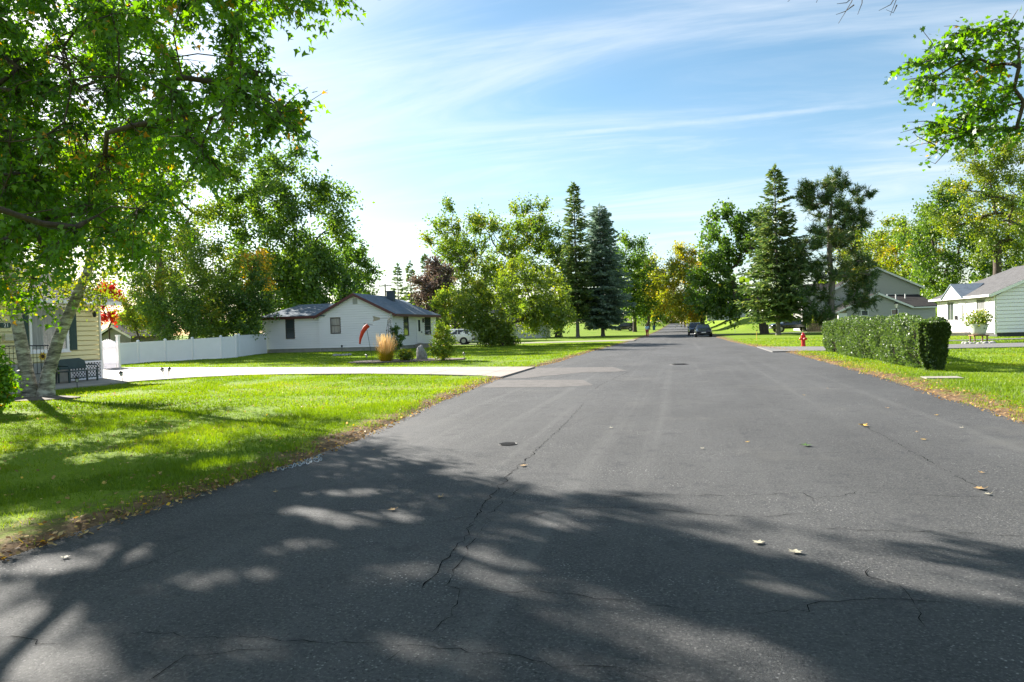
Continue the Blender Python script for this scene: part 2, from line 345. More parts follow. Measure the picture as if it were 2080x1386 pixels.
def grow_skeleton(base, top, targets, r, bow=0.12):
    """limbs found by joining every clump to the nearest wood already grown"""
    base = np.array(base, float); top = np.array(top, float); n0 = 8
    pts = [base + (top - base) * i / (n0 - 1) + (r.normal(size=3) * 0.04 * np.linalg.norm(top - base) * np.array([1, 1, 0]) * (0.3 if 0 < i < n0 - 1 else 0)) for i in range(n0)]
    par = [-1] + list(range(n0 - 1)); order = np.argsort([np.linalg.norm(t - top) for t in targets]); ends = []; trunk_lo = 3
    for q in order:
        t = targets[q]; A = np.array(pts[trunk_lo:]); dv = t - A; d = np.linalg.norm(dv, axis=1)
        up = np.clip((A[:, 2] - t[2]) / (d + 1e-6), 0, 1); i = int(np.argmin(d * (1 + 0.6 * up))) + trunk_lo
        a = pts[i]; m = max(2, int(np.linalg.norm(t - a) / 0.9)); L = np.linalg.norm(t - a); side = r.normal(size=3) * bow * L + np.array([0, 0, 0.06 * L]); prev = i
        for j in range(1, m + 1):
            f = j / m; pts.append(a + (t - a) * f + side * math.sin(math.pi * f)); par.append(prev); prev = len(pts) - 1
        ends.append((q, prev))
    return pts, par, ends
def wood_mesh(pts, par, r_tip, r_base, sides=5, limb_max=9.0):
    n = len(pts); cnt = np.zeros(n); kids = [[] for _ in range(n)]
    for i in range(n):
        if par[i] >= 0: kids[par[i]].append(i)
    for i in range(n - 1, -1, -1):
        if not kids[i]: cnt[i] += 1
        if par[i] >= 0: cnt[par[i]] += cnt[i]
    k = math.log(max(r_base / r_tip, 1.01)) / math.log(max(cnt[0], 2)); rad = r_tip * cnt ** k
    rad[8:] = np.minimum(rad[8:], limb_max * (0.6 + 0.4 * np.minimum(rad[8:] / r_base, 1)))
    mb = MB(); done = set()
    for i in range(n):     # chains
        if par[i] == -1 or len(kids[par[i]]) > 1 and kids[par[i]][0] != i or False:
            start = par[i] if par[i] >= 0 else i
            chain = [start] if start != i else []
            j = i
            while True:
                chain.append(j)
                if not kids[j]: break
                j = kids[j][0]
            rr = [rad[c] for c in chain]
            if start != i: rr[0] = min(rad[start], rad[i] * 1.25)
            if len(chain) > 1: mb.tube([pts[c] for c in chain], rr, sides if rr[0] < 0.12 else 9, cap=False)
    return mb, rad
def tree(name, label, base, height, targets, leaf, seed, group=None, trunk_r=0.25, top_frac=0.45, twigs=12, per=22, twig_len=1.2, leaf_size=0.28, shape=DIAMOND,
         bark=None, tint_mu=0.5, tint_sd=0.22, r_tip=0.025, up=0.25, droop=0.25, lean=(0, 0), jit=0.16, twig_wood=False, flare=1.5, outward=0.8, cat='tree', clump_tint=0.15, top=None, flat=1.0, dapple_gaps=None, limb_max=9.0):
    r = np.random.default_rng(seed); base = np.array(base, float); t = root(name, tuple(base), label, cat, group); bark = bark or BARK
    top = base + np.array([lean[0], lean[1], height * top_frac]) if top is None else np.array(top, float)
    targets = np.asarray(targets, float)
    pts, par, ends = grow_skeleton(base + [0, 0, -0.1], top, targets, r)
    mb, rad = wood_mesh(pts, par, r_tip, trunk_r, 5, limb_max)
    mb.tube([base + [0, 0, -0.15], base + [0, 0, 0.05 * height * 0.5], base + [0, 0, 0.08 * height]], [trunk_r * flare, trunk_r * 1.12, trunk_r * 1.0], 10, cap=False)
    cen = targets.mean(0); nt = len(targets)
    D = unit(outward * unit(targets[:, None, :] - cen) + r.normal(size=(nt, twigs, 3)) * 0.75 + np.array([0, 0, up]))
    D[..., 2] *= flat; D = unit(D); Lw = twig_len * r.uniform(0.45, 1.25, (nt, twigs, 1))
    if twig_wood:
        for i in range(nt):
            for j in range(twigs):
                a = targets[i]; b = a + D[i, j] * Lw[i, j]; mid = (a + b) / 2 + r.normal(size=3) * 0.06 * Lw[i, j]; mb.tube([a, mid, b], [0.012, 0.008, 0.004], 3, cap=False)
    u = r.uniform(0.08, 1.0, (nt, twigs, per, 1)) ** 0.8
    P = targets[:, None, None, :] + D[:, :, None, :] * Lw[:, :, None, :] * u + r.normal(size=(nt, twigs, per, 3)) * jit * twig_len * (0.5 + u)
    P[..., 2] -= droop * 0.5 * (u[..., 0] ** 2) * Lw[:, :, None, 0]
    T = unit(D[:, :, None, :] * 0.8 + r.normal(size=(nt, twigs, per, 3)) * 0.9)
    tint = tint_mu + r.normal(size=(nt, 1, 1)) * clump_tint + r.normal(size=(nt, twigs, 1)) * 0.06 + r.normal(size=(nt, twigs, per)) * tint_sd
    mb.build('trunk', bark, t, smooth=True)
    Pf = P.reshape(-1, 3); keep = Pf[:, 2] > base[2] + 0.05
    if dapple_gaps is not None:      # leaves cut away so that sun patches fall on chosen ground spots
        hx = Pf[:, 0] - sdir.x / sdir.z * Pf[:, 2]; hy = Pf[:, 1] - sdir.y / sdir.z * Pf[:, 2]; rag = 0.55 + 0.9 * vnoise(hx * 2.2, hy * 2.2, 41)
        for gx, gy, gr in dapple_gaps: keep &= ~(((hx - gx) ** 2 + (hy - gy) ** 2 < (gr * rag) ** 2) & (r.uniform(size=len(hx)) < 0.97))
    leaves_mesh('crown', Pf[keep], T.reshape(-1, 3)[keep], leaf_size, shape, leaf, t, np.clip(tint, 0, 1).ravel()[keep], r, droop)
    return t
def ellipsoid(c, rad, n, r, inner=0.35, mind=None, lobes=0.25, flat=0.0):
    """n clump places in an uneven ellipsoid, kept apart from each other"""
    out = []; tries = 0; mind = mind if mind else 1.15 * (rad[0] * rad[1] * rad[2] / n) ** (1 / 3); ph = r.uniform(0, 6.28, 6)
    while len(out) < n and tries < 20000:
        tries += 1; d = r.normal(size=3); d /= np.linalg.norm(d); rho = inner + (1 - inner) * r.uniform() ** 0.6
        az = math.atan2(d[1], d[0]); lob = 1 + lobes * (math.sin(2 * az + ph[0]) * 0.4 + math.sin(3 * az + ph[1] + 3 * d[2]) * 0.4 + math.sin(5 * d[2] + ph[2] + az) * 0.5)
        p = d * rho * lob
        if p[2] < -1 + flat: continue
        p = np.array(c) + p * np.array(rad)
        if all(np.linalg.norm(p - q) > mind for q in out): out.append(p)
        elif tries % 400 == 0: mind *= 0.93
    return np.array(out)
def spruce(name, label, base, height, R, leaf, seed, group=None, clear=1.5, bark=None, trunk_r=0.22, dens=1.0, power=0.85, droop=0.22, size=0.5, gap=0.1, narrow=0.0, curl=0.18, levels=0.36):
    r = np.random.default_rng(seed); base = np.array(base, float); t = root(name, tuple(base), label, 'tree', group)
    mb = MB(); mb.tube([base + [0, 0, -0.2], base + [0, 0, 0.5], base + [0, 0, height * 0.5], base + [0, 0, height]], [trunk_r * 1.4, trunk_r, trunk_r * 0.6, 0.02], 9, cap=False)
    Ps, Ts = [], []; z = clear
    while z < height - 0.15:
        f = (z - clear) / (height - clear); L0 = R * ((1 - f) ** power) * (1 - narrow * math.sin(f * 3.1)) * min(1, 0.55 + 3 * f) + 0.12
        nb = max(4, int(7 * dens * (0.6 + 0.4 * (1 - f))))
        a0 = r.uniform(0, 6.28)
        for b in range(nb):
            if r.uniform() < gap: continue
            az = a0 + 6.283 * b / nb + r.normal() * 0.2; L = L0 * r.uniform(0.62, 1.12); rise = 0.35 * f - droop * (1 - f)
            d = np.array([math.cos(az), math.sin(az), 0]); sd = np.array([-d[1], d[0], 0]); zz = z + r.uniform(-0.15, 0.15)
            end = base + [0, 0, zz] + d * L + np.array([0, 0, rise * L + 0.06 * L])
            mid = base + [0, 0, zz] + d * L * 0.55 + np.array([0, 0, rise * L * 0.75])
            if L > 0.7: mb.tube([base + [0, 0, zz], mid, end], [0.015 + 0.012 * L, 0.012 + 0.004 * L, 0.006], 3, cap=False)
            m = max(4, int(L / 0.17 * dens))
            for q in range(m):
                u = 0.12 + 0.88 * (q + r.uniform()) / m; p = base + [0, 0, zz] + d * L * u + np.array([0, 0, rise * L * u + 0.06 * L * u * u])
                w = 0.55 * L * (1 - u) + 0.18
                for sgn in (-1, 1):
                    k = max(1, int(w / 0.32))
                    for e in range(k):
                        Ps.append(p + sd * sgn * w * (e / k) * 0.8 + r.normal(size=3) * 0.05); Ts.append(d * 0.7 + sd * sgn * r.uniform(0.3, 1.1) + np.array([0, 0, -0.25 + 0.25 * f + r.normal() * 0.22]))
                Ps.append(p); Ts.append(d + np.array([0, 0, r.normal() * 0.3 + 0.1]))
        z += levels * r.uniform(0.75, 1.25) * (1.0 if f < 0.8 else 0.7)
    for i in range(14): Ps.append(base + [0, 0, height - 0.5 + 0.04 * i]); Ts.append(r.normal(size=3) * 0.3 + np.array([0, 0, 0.8]))
    mb.build('trunk', bark or BARK, t, smooth=True); n = len(Ps)
    leaves_mesh('crown', np.array(Ps), unit(np.array(Ts)), size, SPRAY, leaf, t, np.clip(0.5 + r.normal(size=n) * 0.25, 0, 1), r, 0.1, curl)
    return t

LF_MAPLE = leafmat('maple_leaf', [(0.0, (0.030, 0.075, 0.012)), (0.5, (0.055, 0.125, 0.014)), (0.93, (0.095, 0.17, 0.016)), (1.0, (0.30, 0.16, 0.02))], 0.54, 0.04, vivid=1.6)
LF_GREEN = leafmat('green_leaf', [(0.0, (0.028, 0.060, 0.014)), (0.5, (0.052, 0.098, 0.018)), (1.0, (0.105, 0.15, 0.024))], 0.43, 0.05, vivid=1.7)
LF_OLIVE = leafmat('olive_leaf', [(0.0, (0.045, 0.085, 0.018)), (0.5, (0.085, 0.130, 0.022)), (0.93, (0.14, 0.17, 0.03)), (1.0, (0.22, 0.17, 0.03))], 0.43, 0.04, vivid=1.55)
LF_YELLOW = leafmat('autumn_leaf', [(0.0, (0.07, 0.10, 0.016)), (0.45, (0.15, 0.155, 0.022)), (0.8, (0.26, 0.20, 0.025)), (1.0, (0.34, 0.19, 0.025))], 0.42, 0.04)
LF_YGREEN = leafmat('yellowgreen_leaf', [(0.0, (0.06, 0.10, 0.018)), (0.55, (0.115, 0.15, 0.022)), (1.0, (0.24, 0.20, 0.03))], 0.42, 0.05, vivid=1.55)
LF_PURPLE = leafmat('purple_leaf', [(0.0, (0.035, 0.025, 0.028)), (0.5, (0.065, 0.045, 0.045)), (1.0, (0.11, 0.085, 0.06))], 0.3, 0.06)
LF_RED = leafmat('red_leaf', [(0.0, (0.18, 0.02, 0.015)), (0.6, (0.34, 0.04, 0.03)), (1.0, (0.30, 0.12, 0.03))], 0.4, 0.04)
LF_SPRUCE = leafmat('spruce_needle', [(0.0, (0.025, 0.050, 0.020)), (0.6, (0.050, 0.080, 0.028)), (1.0, (0.105, 0.12, 0.035))], 0.3, 0.05, vivid=1.9)
LF_BLUE = leafmat('blue_spruce_needle', [(0.0, (0.040, 0.065, 0.058)), (0.6, (0.085, 0.12, 0.11)), (1.0, (0.15, 0.19, 0.175))], 0.25, 0.06, vivid=1.9)
LF_PINE = leafmat('pine_needle', [(0.0, (0.020, 0.045, 0.018)), (0.6, (0.045, 0.080, 0.024)), (1.0, (0.12, 0.11, 0.03))], 0.22, 0.05)
LF_HEDGE = leafmat('hedge_leaf', [(0.0, (0.030, 0.065, 0.016)), (0.55, (0.060, 0.105, 0.026)), (1.0, (0.12, 0.17, 0.06))], 0.40, 0.09, 0.5, vivid=1.12)
def spot(px, d, py=690):      # a place on the land at a given distance, below a point of the picture
    p = at_depth(px, py, d); return np.array([p[0], p[1], float(gz(p[0], p[1]))])
def crown_at(px, py, wpx, hpx, d, depth_scale=0.9):
    """centre and radii of a crown from its apparent place, size and distance"""
    c = at_depth(px, py, d); s = d / F; return c, (wpx * s / 2, wpx * s / 2 * depth_scale, hpx * s / 2)

# the big maple whose trunk stands left of the picture
def near_maple():
    r = np.random.default_rng(11); base = np.array([-14.2, 9.2, 0.03])
    outline = [(-120, -60), (700, -60), (680, 5), (640, 30), (590, 30), (540, 40), (520, 95), (570, 140), (590, 190), (585, 225), (545, 245), (500, 235), (440, 290), (420, 340), (390, 390), (350, 430), (300, 490), (215, 520), (120, 550), (50, 590), (-120, 600)]
    holes = [((75, 45), 55), ((400, 100), 68), ((430, 240), 52), ((195, 225), 48), ((330, 320), 32), ((110, 330), 35)]
    tg = []; tries = 0
    while len(tg) < 128 and tries < 9000:
        tries += 1; px, py = r.uniform(-120, 750), r.uniform(-60, 640)
        if not inpoly([px], [py], outline)[0] or any(math.hypot(px - h[0][0], py - h[0][1]) < h[1] for h in holes): continue
        d = (r.uniform(12, 17.0) if py < 420 else r.uniform(11.5, 14.0)) if px < 330 else r.uniform(9.5, 12.5)
        p = at_depth(px, py, d)
        if all(np.linalg.norm(p - q) > 0.78 for q in tg): tg.append(p)
    for i in range(60):
        px, py = r.uniform(-140, 230), r.uniform(70, 500)
        if math.hypot(px - 195, py - 225) > 45: tg.append(at_depth(px, py, r.uniform(13.5, 18)))
    for p in ellipsoid((-13.0, 9.3, 8.6), (8.6, 7.6, 5.6), 46, r, 0.25, 1.8):
        x, y, d = project(p)
        if d > 1 and -140 < x < 2250 and -80 < y: continue
        tg.append(p)
    for i in range(170):  # unseen foliage added overhead to keep sky light off the near road
        p = np.array([r.uniform(-8, 7), r.uniform(-9, 8), r.uniform(6.0, 10.5)]); x, y, d = project(p)
        if d > 0.5 and -200 < x < 2280 and y > -120: continue
        tg.append(p)
    dapple_gaps = []  # ground spots picked for sun patches; the crown is opened to suit
    for x0, y0, x1, y1, g in [(330, 1190, 520, 1170, 0.26), (120, 1140, 240, 1130, 0.24), (980, 1130, 1120, 1190, 0.30), (1120, 1190, 1350, 1290, 0.30), (1350, 1300, 1560, 1370, 0.26), (400, 1320, 560, 1310, 0.16), (600, 1040, 800, 1060, 0.24), (660, 1000, 720, 1005, 0.2), (1120, 1000, 1260, 985, 0.26), (1240, 950, 1420, 985, 0.3), (1520, 1090, 1800, 1150, 0.3), (1800, 1160, 2080, 1210, 0.28), (1500, 1180, 1640, 1200, 0.16), (740, 1180, 860, 1160, 0.2), (20, 1270, 120, 1250, 0.14), (560, 1120, 640, 1110, 0.16), (900, 960, 1000, 950, 0.2), (780, 900, 860, 905, 0.22), (40, 1340, 200, 1360, 0.14), (820, 1300, 1000, 1350, 0.14), (420, 960, 520, 940, 0.25), (200, 930, 420, 900, 0.5)]:
        A = on_ground(x0, y0, 0.0); B = on_ground(x1, y1, 0.0); m = max(2, int(np.linalg.norm(B - A) / (g * 0.8)) + 1)
        dapple_gaps += [(A[0] + (B[0] - A[0]) * k / (m - 1), A[1] + (B[1] - A[1]) * k / (m - 1), g * r.uniform(0.75, 1.15)) for k in range(m)]
    return tree('maple_tree', 'large green maple hanging over the road from the left, nearest to the viewer', base, 15, tg, LF_MAPLE, 12, trunk_r=0.27, top=base + np.array([0.3, 0.2, 5.2]), twigs=14, per=27,
                twig_len=0.72, leaf_size=0.112, shape=LOBED, r_tip=0.012, up=-0.1, droop=0.7, jit=0.085, twig_wood=True, tint_sd=0.17, clump_tint=0.14, outward=0.5, dapple_gaps=dapple_gaps, limb_max=0.065)
near_maple()
def right_maple():
    r = np.random.default_rng(21); base = np.array([9.6, 11.6, 0.03])
    tg = [at_depth(x, y, d) for x, y, d in [(1868, 130, 12.5), (1905, 110, 12.6), (1945, 100, 12.4), (1900, 158, 12.3), (1890, 175, 12.5), (1990, 120, 12.2), (1960, 145, 12.6), (2010, 60, 12), (2045, 50, 12), (2070, 95, 11.8), (2040, 130, 12.2), (2005, 165, 12.6),
          (2060, 180, 12), (1990, 205, 12.5), (2020, 225, 12.3), (1960, 235, 12.5), (1925, 262, 12.6), (1945, 275, 12.4), (1985, 265, 12.2), (2020, 262, 12.6), (2065, 260, 12), (1905, 250, 12.7), (2045, 215, 12.4), (1975, 60, 12.3)]]
    for p in ellipsoid((9.8, 12.2, 8.2), (5.4, 5.6, 4.8), 90, r, 0.3, 0.9):
        x, y, d = project(p)
        if d > 1 and x < 2140 and y > -60: continue
        tg.append(p)
    t = tree('maple_tree', 'leafy maple branch reaching into the picture at the upper right corner', base, 12, tg, LF_MAPLE, 22, trunk_r=0.2, top=base + np.array([-0.2, 0.4, 4.2]), twigs=9, per=14, twig_len=0.52, flat=0.35,
             leaf_size=0.09, shape=MAPLE, r_tip=0.010, up=0.0, droop=0.35, jit=0.13, twig_wood=True, tint_mu=0.5, tint_sd=0.16, outward=0.4, limb_max=0.05)
    mb = MB()
    for (a, b), d in [(((2005, 265), (1845, 298)), 12.4), (((1930, 300), (1880, 325)), 12.4), (((1985, 280), (1925, 330)), 12.3), (((1900, 295), (1855, 268)), 12.4)]:
        P0 = at_depth(*a, d); P1 = at_depth(*b, d); mid = (P0 + P1) / 2 + r.normal(size=3) * 0.06 - [0, 0, 0.06]; mb.tube([P0, mid, P1], [0.011, 0.007, 0.003], 4, cap=False)
    for x0, y0, x1, y1 in [(1752, -60, 1703, 48), (1752, -40, 1742, 30), (1737, -10, 1700, 8), (1735, 10, 1698, 30), (1828, -50, 1808, 32), (1826, -20, 1785, 22), (1822, 10, 1800, 20), (1612, -30, 1600, 4), (1670, -40, 1658, 6)]:
        P0 = at_depth(x0, y0, 10.5); P1 = at_depth(x1, y1, 10.6); mid = (P0 * 0.45 + P1 * 0.55) + np.array([0.03, 0, -0.04]) + r.normal(size=3) * 0.02; mb.tube([P0, mid, P1], [0.010, 0.006, 0.003], 4, cap=False)
    hub = np.array([7.2, 13.6, 7.2]); mb.tube([base + [0, 0, 5.0], hub, at_depth(1826, -60, 10.6), at_depth(1752, -60, 10.5), at_depth(1640, -70, 10.5)], [0.045, 0.03, 0.02, 0.014, 0.008], 5, cap=False)
    mb.build('bare_twig', BARK, t)
right_maple()

def birch():
    b = GP(72, 808); b = np.array(b); r = np.random.default_rng(31); d0 = project(b)[2]
    m = bpy.data.materials.new('birch_bark'); m.use_nodes = True; nt = m.node_tree; N = nt.nodes; L = nt.links; bs = N['Principled BSDF']; bs.inputs['Roughness'].default_value = 0.75
    g = N.new('ShaderNodeNewGeometry'); mp = N.new('ShaderNodeMapping'); mp.inputs['Scale'].default_value = (2.0, 2.0, 6.5); L.new(g.outputs['Position'], mp.inputs[0])
    n = N.new('ShaderNodeTexNoise'); n.inputs['Scale'].default_value = 1.4; n.inputs['Detail'].default_value = 6; n.inputs['Roughness'].default_value = 0.7; L.new(mp.outputs[0], n.inputs['Vector'])
    rp = N.new('ShaderNodeValToRGB'); L.new(n.outputs[0], rp.inputs[0]); e = rp.color_ramp.elements; e[0].position = 0.34; e[0].color = (0.035, 0.03, 0.026, 1); e[1].position = 0.50; e[1].color = (0.24, 0.215, 0.18, 1); e.new(0.64).color = (0.50, 0.48, 0.43, 1)
    L.new(rp.outputs[0], bs.inputs['Base Color'])
    t = root('birch_tree', tuple(b), 'birch with two pale peeling trunks in front of the yellow house', 'tree')
    pxs = [[(64, 812), (55, 760), (42, 690), (28, 620), (18, 560), (5, 480)], [(92, 812), (98, 760), (118, 690), (148, 620), (178, 552), (196, 480), (215, 400), (222, 330)]]
    mb = MB()
    for j, ln in enumerate(pxs):
        pp = [at_depth(x, y, d0 + (0.0 if j == 0 else 0.15 * i)) for i, (x, y) in enumerate(ln)]; pp[0][2] = -0.1
        mb = MB(); mb.tube(pp, [0.2 * (1 - 0.09 * i) if i else 0.26 for i in range(len(pp))], 12, cap=False); mb.build('trunk', m, t, smooth=True)
    tg = [at_depth(x + r.normal() * 14, y + r.normal() * 12, d0 + r.uniform(-1.2, 1.5)) for x, y in [(20, 600), (60, 560), (110, 570), (150, 520), (190, 560), (215, 500), (240, 520), (200, 440), (250, 430), (170, 400), (120, 460), (60, 480), (10, 520), (225, 350), (270, 380), (180, 330), (240, 300), (200, 270), (130, 330), (90, 400), (30, 420), (205, 600), (165, 590), (-40, 520), (-60, 440), (-20, 380), (40, 330), (280, 460), (150, 260)]]
    pts, par, ends = grow_skeleton(at_depth(180, 548, d0 + 0.6), at_depth(214, 400, d0 + 0.9), np.array(tg), r); w, _ = wood_mesh(pts, par, 0.008, 0.06); w.build('branch', BARK, t, smooth=True)
    tg = np.array(tg); nt_ = len(tg); tw = 12; per = 26
    D = unit(r.normal(size=(nt_, tw, 3)) * 0.8 + [0, 0, -0.35]); Lw = 0.95 * r.uniform(0.5, 1.3, (nt_, tw, 1)); u = r.uniform(0.05, 1, (nt_, tw, per, 1))
    P = (tg[:, None, None, :] + D[:, :, None, :] * Lw[:, :, None, :] * u + r.normal(size=(nt_, tw, per, 3)) * 0.12).reshape(-1, 3); T = unit(r.normal(size=P.shape) + [0, 0, -0.6])
    leaves_mesh('crown', P, T, 0.085, DIAMOND, LF_YGREEN, t, np.clip(0.45 + r.normal(size=len(P)) * 0.25, 0, 1), r, 0.5)
birch()

def std_tree(name, label, px, d, crowns, leaf, seed, n=34, **kw):
    """tree standing at a distance d; crowns = list of (px, py, w, h, share)"""
    r = np.random.default_rng(seed); base = spot(px, d); tg = []
    for cx, cy, w, h, sh in crowns:
        c, rad = crown_at(cx, cy, w, h, d); tg += list(ellipsoid(c, rad, max(4, int(n * sh)), r, kw.pop('inner', 0.3) if 'inner' in kw else 0.3, None, kw.get('lobes', 0.3)))
    kw.pop('lobes', None); kw['leaf_size'] = kw['leaf_size'] * 0.78; kw['per'] = int(kw['per'] * 1.5); tg = np.array(tg); H = tg[:, 2].max() - base[2]
    return tree(name, label, base, H, tg, leaf, seed, **kw)
BK = 'trees behind the white fence and house'
std_tree('deciduous_tree', 'broad dense dark green tree rising behind the white house extension', 545, 78, [(575, 470, 230, 320, 1.0), (620, 560, 170, 150, 0.35)], LF_GREEN, 41, n=70, trunk_r=0.5, twigs=13, per=22, twig_len=2.2, leaf_size=0.42, r_tip=0.04, group=BK, up=0.2, tint_mu=0.42)
std_tree('deciduous_tree', 'tall brownish green tree with orange leaves behind the near maple', 330, 70, [(330, 420, 260, 300, 1.0)], LF_OLIVE, 42, n=52, trunk_r=0.4, twigs=12, per=20, twig_len=2.0, leaf_size=0.36, r_tip=0.035, group=BK, tint_mu=0.45, clump_tint=0.2)
std_tree('willow_tree', 'pale olive feathery tree behind the long white fence', 380, 58, [(380, 585, 230, 200, 1.0)], LF_OLIVE, 43, n=50, trunk_r=0.25, twigs=14, per=24, twig_len=1.5, leaf_size=0.22, r_tip=0.025, group=BK, up=0.35, tint_mu=0.5, lean=(1, 0))
std_tree('shrub', 'dark green rounded shrub just behind the fence', 345, 53, [(350, 645, 110, 90, 1.0)], LF_GREEN, 44, n=24, trunk_r=0.09, twigs=12, per=26, twig_len=0.9, leaf_size=0.17, r_tip=0.015, group=BK, top_frac=0.25, cat='shrub')
std_tree('shrub', 'tall shadowy green thicket between fence and white house', 475, 60, [(470, 630, 110, 140, 1.0), (520, 610, 60, 120, 0.4)], LF_GREEN, 45, n=30, trunk_r=0.12, twigs=12, per=24, twig_len=1.2, leaf_size=0.22, r_tip=0.02, group=BK, top_frac=0.25, cat='shrub', tint_mu=0.35)
std_tree('vine_tree', 'small tree with hanging bright orange and yellow leaves left of the white house', 520, 62, [(520, 540, 40, 110, 1.0)], LF_YELLOW, 46, n=9, trunk_r=0.12, twigs=10, per=20, twig_len=1.0, leaf_size=0.24, r_tip=0.02, group=BK, up=-0.6, droop=0.9, tint_mu=0.75)
std_tree('sumac', 'bright red leaved sumac beside the yellow house corner', 222, 58, [(222, 615, 40, 70, 1.0)], LF_RED, 47, n=14, trunk_r=0.07, twigs=10, per=20, twig_len=0.6, leaf_size=0.2, r_tip=0.015, group=BK)
std_tree('shrub', 'light green shrub behind the fence gate', 285, 56, [(285, 625, 80, 90, 1.0)], LF_YGREEN, 48, n=18, trunk_r=0.08, twigs=12, per=22, twig_len=0.8, leaf_size=0.17, r_tip=0.015, group=BK, top_frac=0.25, cat='shrub')
std_tree('deciduous_tree', 'spiky topped green tree right of the broad tree, above the house roof', 715, 100, [(715, 560, 90, 110, 1.0)], LF_GREEN, 49, n=30, trunk_r=0.3, twigs=11, per=20, twig_len=1.9, leaf_size=0.4, r_tip=0.04, group=BK, up=0.9, jit=0.08)
std_tree('deciduous_tree', 'big open crowned green tree with feathery upright branches, tallest left of the spruces', 1015, 112, [(1000, 510, 205, 190, 1.0), (905, 500, 60, 90, 0.14), (1080, 470, 70, 90, 0.2), (960, 580, 140, 110, 0.3)], LF_OLIVE, 51, n=46, trunk_r=0.55, top_frac=0.28, twigs=12, per=20, twig_len=3.0, leaf_size=0.44, r_tip=0.06, up=0.9, droop=0.05, jit=0.085, bark=BARK_GREY, tint_mu=0.42, lobes=0.35)
std_tree('purple_tree', 'dull purple leaved tree right of the white house roof', 885, 96, [(888, 610, 75, 140, 1.0)], LF_PURPLE, 52, n=34, trunk_r=0.25, twigs=12, per=22, twig_len=1.5, leaf_size=0.36, r_tip=0.03)
std_tree('deciduous_tree', 'small green tree between purple tree and crabapple', 925, 88, [(925, 635, 70, 90, 1.0)], LF_OLIVE, 53, n=20, trunk_r=0.15, twigs=12, per=20, twig_len=1.2, leaf_size=0.3, r_tip=0.025)
std_tree('deciduous_tree', 'dark olive tree standing just left of the tallest spruce', 1135, 108, [(1130, 560, 85, 190, 1.0)], LF_OLIVE, 54, n=32, trunk_r=0.5, twigs=12, per=20, twig_len=1.7, leaf_size=0.38, r_tip=0.03, bark=BARK, tint_mu=0.25)
def crabapple():
    b = np.array(GP(1022, 703)); d = project(b)[2]; r = np.random.default_rng(55); tg = []
    for cx, cy, w, h, n in [(1060, 600, 180, 130, 52), (965, 625, 100, 100, 22), (1105, 640, 100, 80, 20), (1005, 672, 80, 60, 18), (1015, 690, 60, 30, 6)]:
        c, rad = crown_at(cx, cy, w, h, d); tg += list(ellipsoid(c, rad, n, r, 0.3))
    t = tree('crabapple_tree', 'low spreading yellow-green crabapple with dark forked trunk on the left lawn', b, 7, tg, LF_YGREEN, 56, trunk_r=0.26, top=b + np.array([0.2, 0, 1.4]), twigs=12, per=22, twig_len=1.05, leaf_size=0.19, r_tip=0.02, up=0.3, tint_mu=0.22, tint_sd=0.16)
crabapple()
spruce('spruce_tree', 'tallest narrow dark spruce with bare pale lower trunk, left of the street', spot(1174, 97), 21.6, 3.7, LF_SPRUCE, 61, clear=3.2, bark=BARK_GREY, trunk_r=0.26, size=0.62, gap=0.16, narrow=0.1, power=0.72, dens=0.9)
spruce('spruce_tree', 'full blue-grey spruce right of the tallest spruce', spot(1225, 99), 18.9, 5.0, LF_BLUE, 62, clear=1.7, bark=BARK_GREY, trunk_r=0.28, size=0.6, gap=0.02, dens=1.15, power=0.62)
spruce('spruce_tree', 'small pale blue spruce tip above the white house roof', spot(722, 92), 6.9, 1.9, LF_BLUE, 63, clear=0.5, size=0.5, dens=0.9)
for i, (px, top, lab) in enumerate([(812, 532, 'leftmost dark conifer of the far group behind the white house'), (838, 528, 'middle dark conifer of the far group behind the white house'), (868, 515, 'right and tallest dark conifer of the far group behind the white house')]):
    d = 140 + 6 * i; p = spot(px, d); spruce('conifer_tree', lab, p, (668 - top) * d / F + 1.6 - p[2], 2.6, LF_SPRUCE, 64 + i, group='far conifers behind the white house', clear=1.5, size=0.75, gap=0.2, dens=0.7, levels=0.6)
FT = 'trees lining the far street'
std_tree('deciduous_tree', 'dark green tree right behind the blue spruce by the street', 1290, 135, [(1285, 570, 80, 150, 1.0)], LF_GREEN, 71, n=36, trunk_r=0.35, twigs=12, per=20, twig_len=2.4, leaf_size=0.5, r_tip=0.04, group=FT, up=0.6, tint_mu=0.45)
std_tree('deciduous_tree', 'green and orange tree at the left end of the far street', 1318, 165, [(1312, 590, 60, 120, 1.0)], LF_YGREEN, 72, n=24, trunk_r=0.35, twigs=11, per=18, twig_len=2.6, leaf_size=0.6, r_tip=0.05, group=FT, tint_mu=0.5, clump_tint=0.3)
std_tree('deciduous_tree', 'low dark tree closing the left end of the street', 1330, 210, [(1325, 625, 50, 70, 1.0)], LF_GREEN, 73, n=16, trunk_r=0.3, twigs=10, per=18, twig_len=2.6, leaf_size=0.7, r_tip=0.05, group=FT)
std_tree('maple_tree', 'golden yellow autumn maple over the far end of the street', 1428, 128, [(1388, 578, 108, 125, 1.0), (1400, 620, 110, 50, 0.25)], LF_YELLOW, 74, n=48, trunk_r=0.42, twigs=12, per=20, twig_len=1.9, leaf_size=0.42, r_tip=0.04, group=FT, tint_mu=0.33, clump_tint=0.16)
std_tree('maple_tree', 'small low yellow tree beside the far street', 1408, 160, [(1406, 638, 40, 28, 1.0)], LF_YELLOW, 75, n=10, trunk_r=0.15, twigs=10, per=18, twig_len=1.5, leaf_size=0.45, r_tip=0.03, group=FT, tint_mu=0.4)
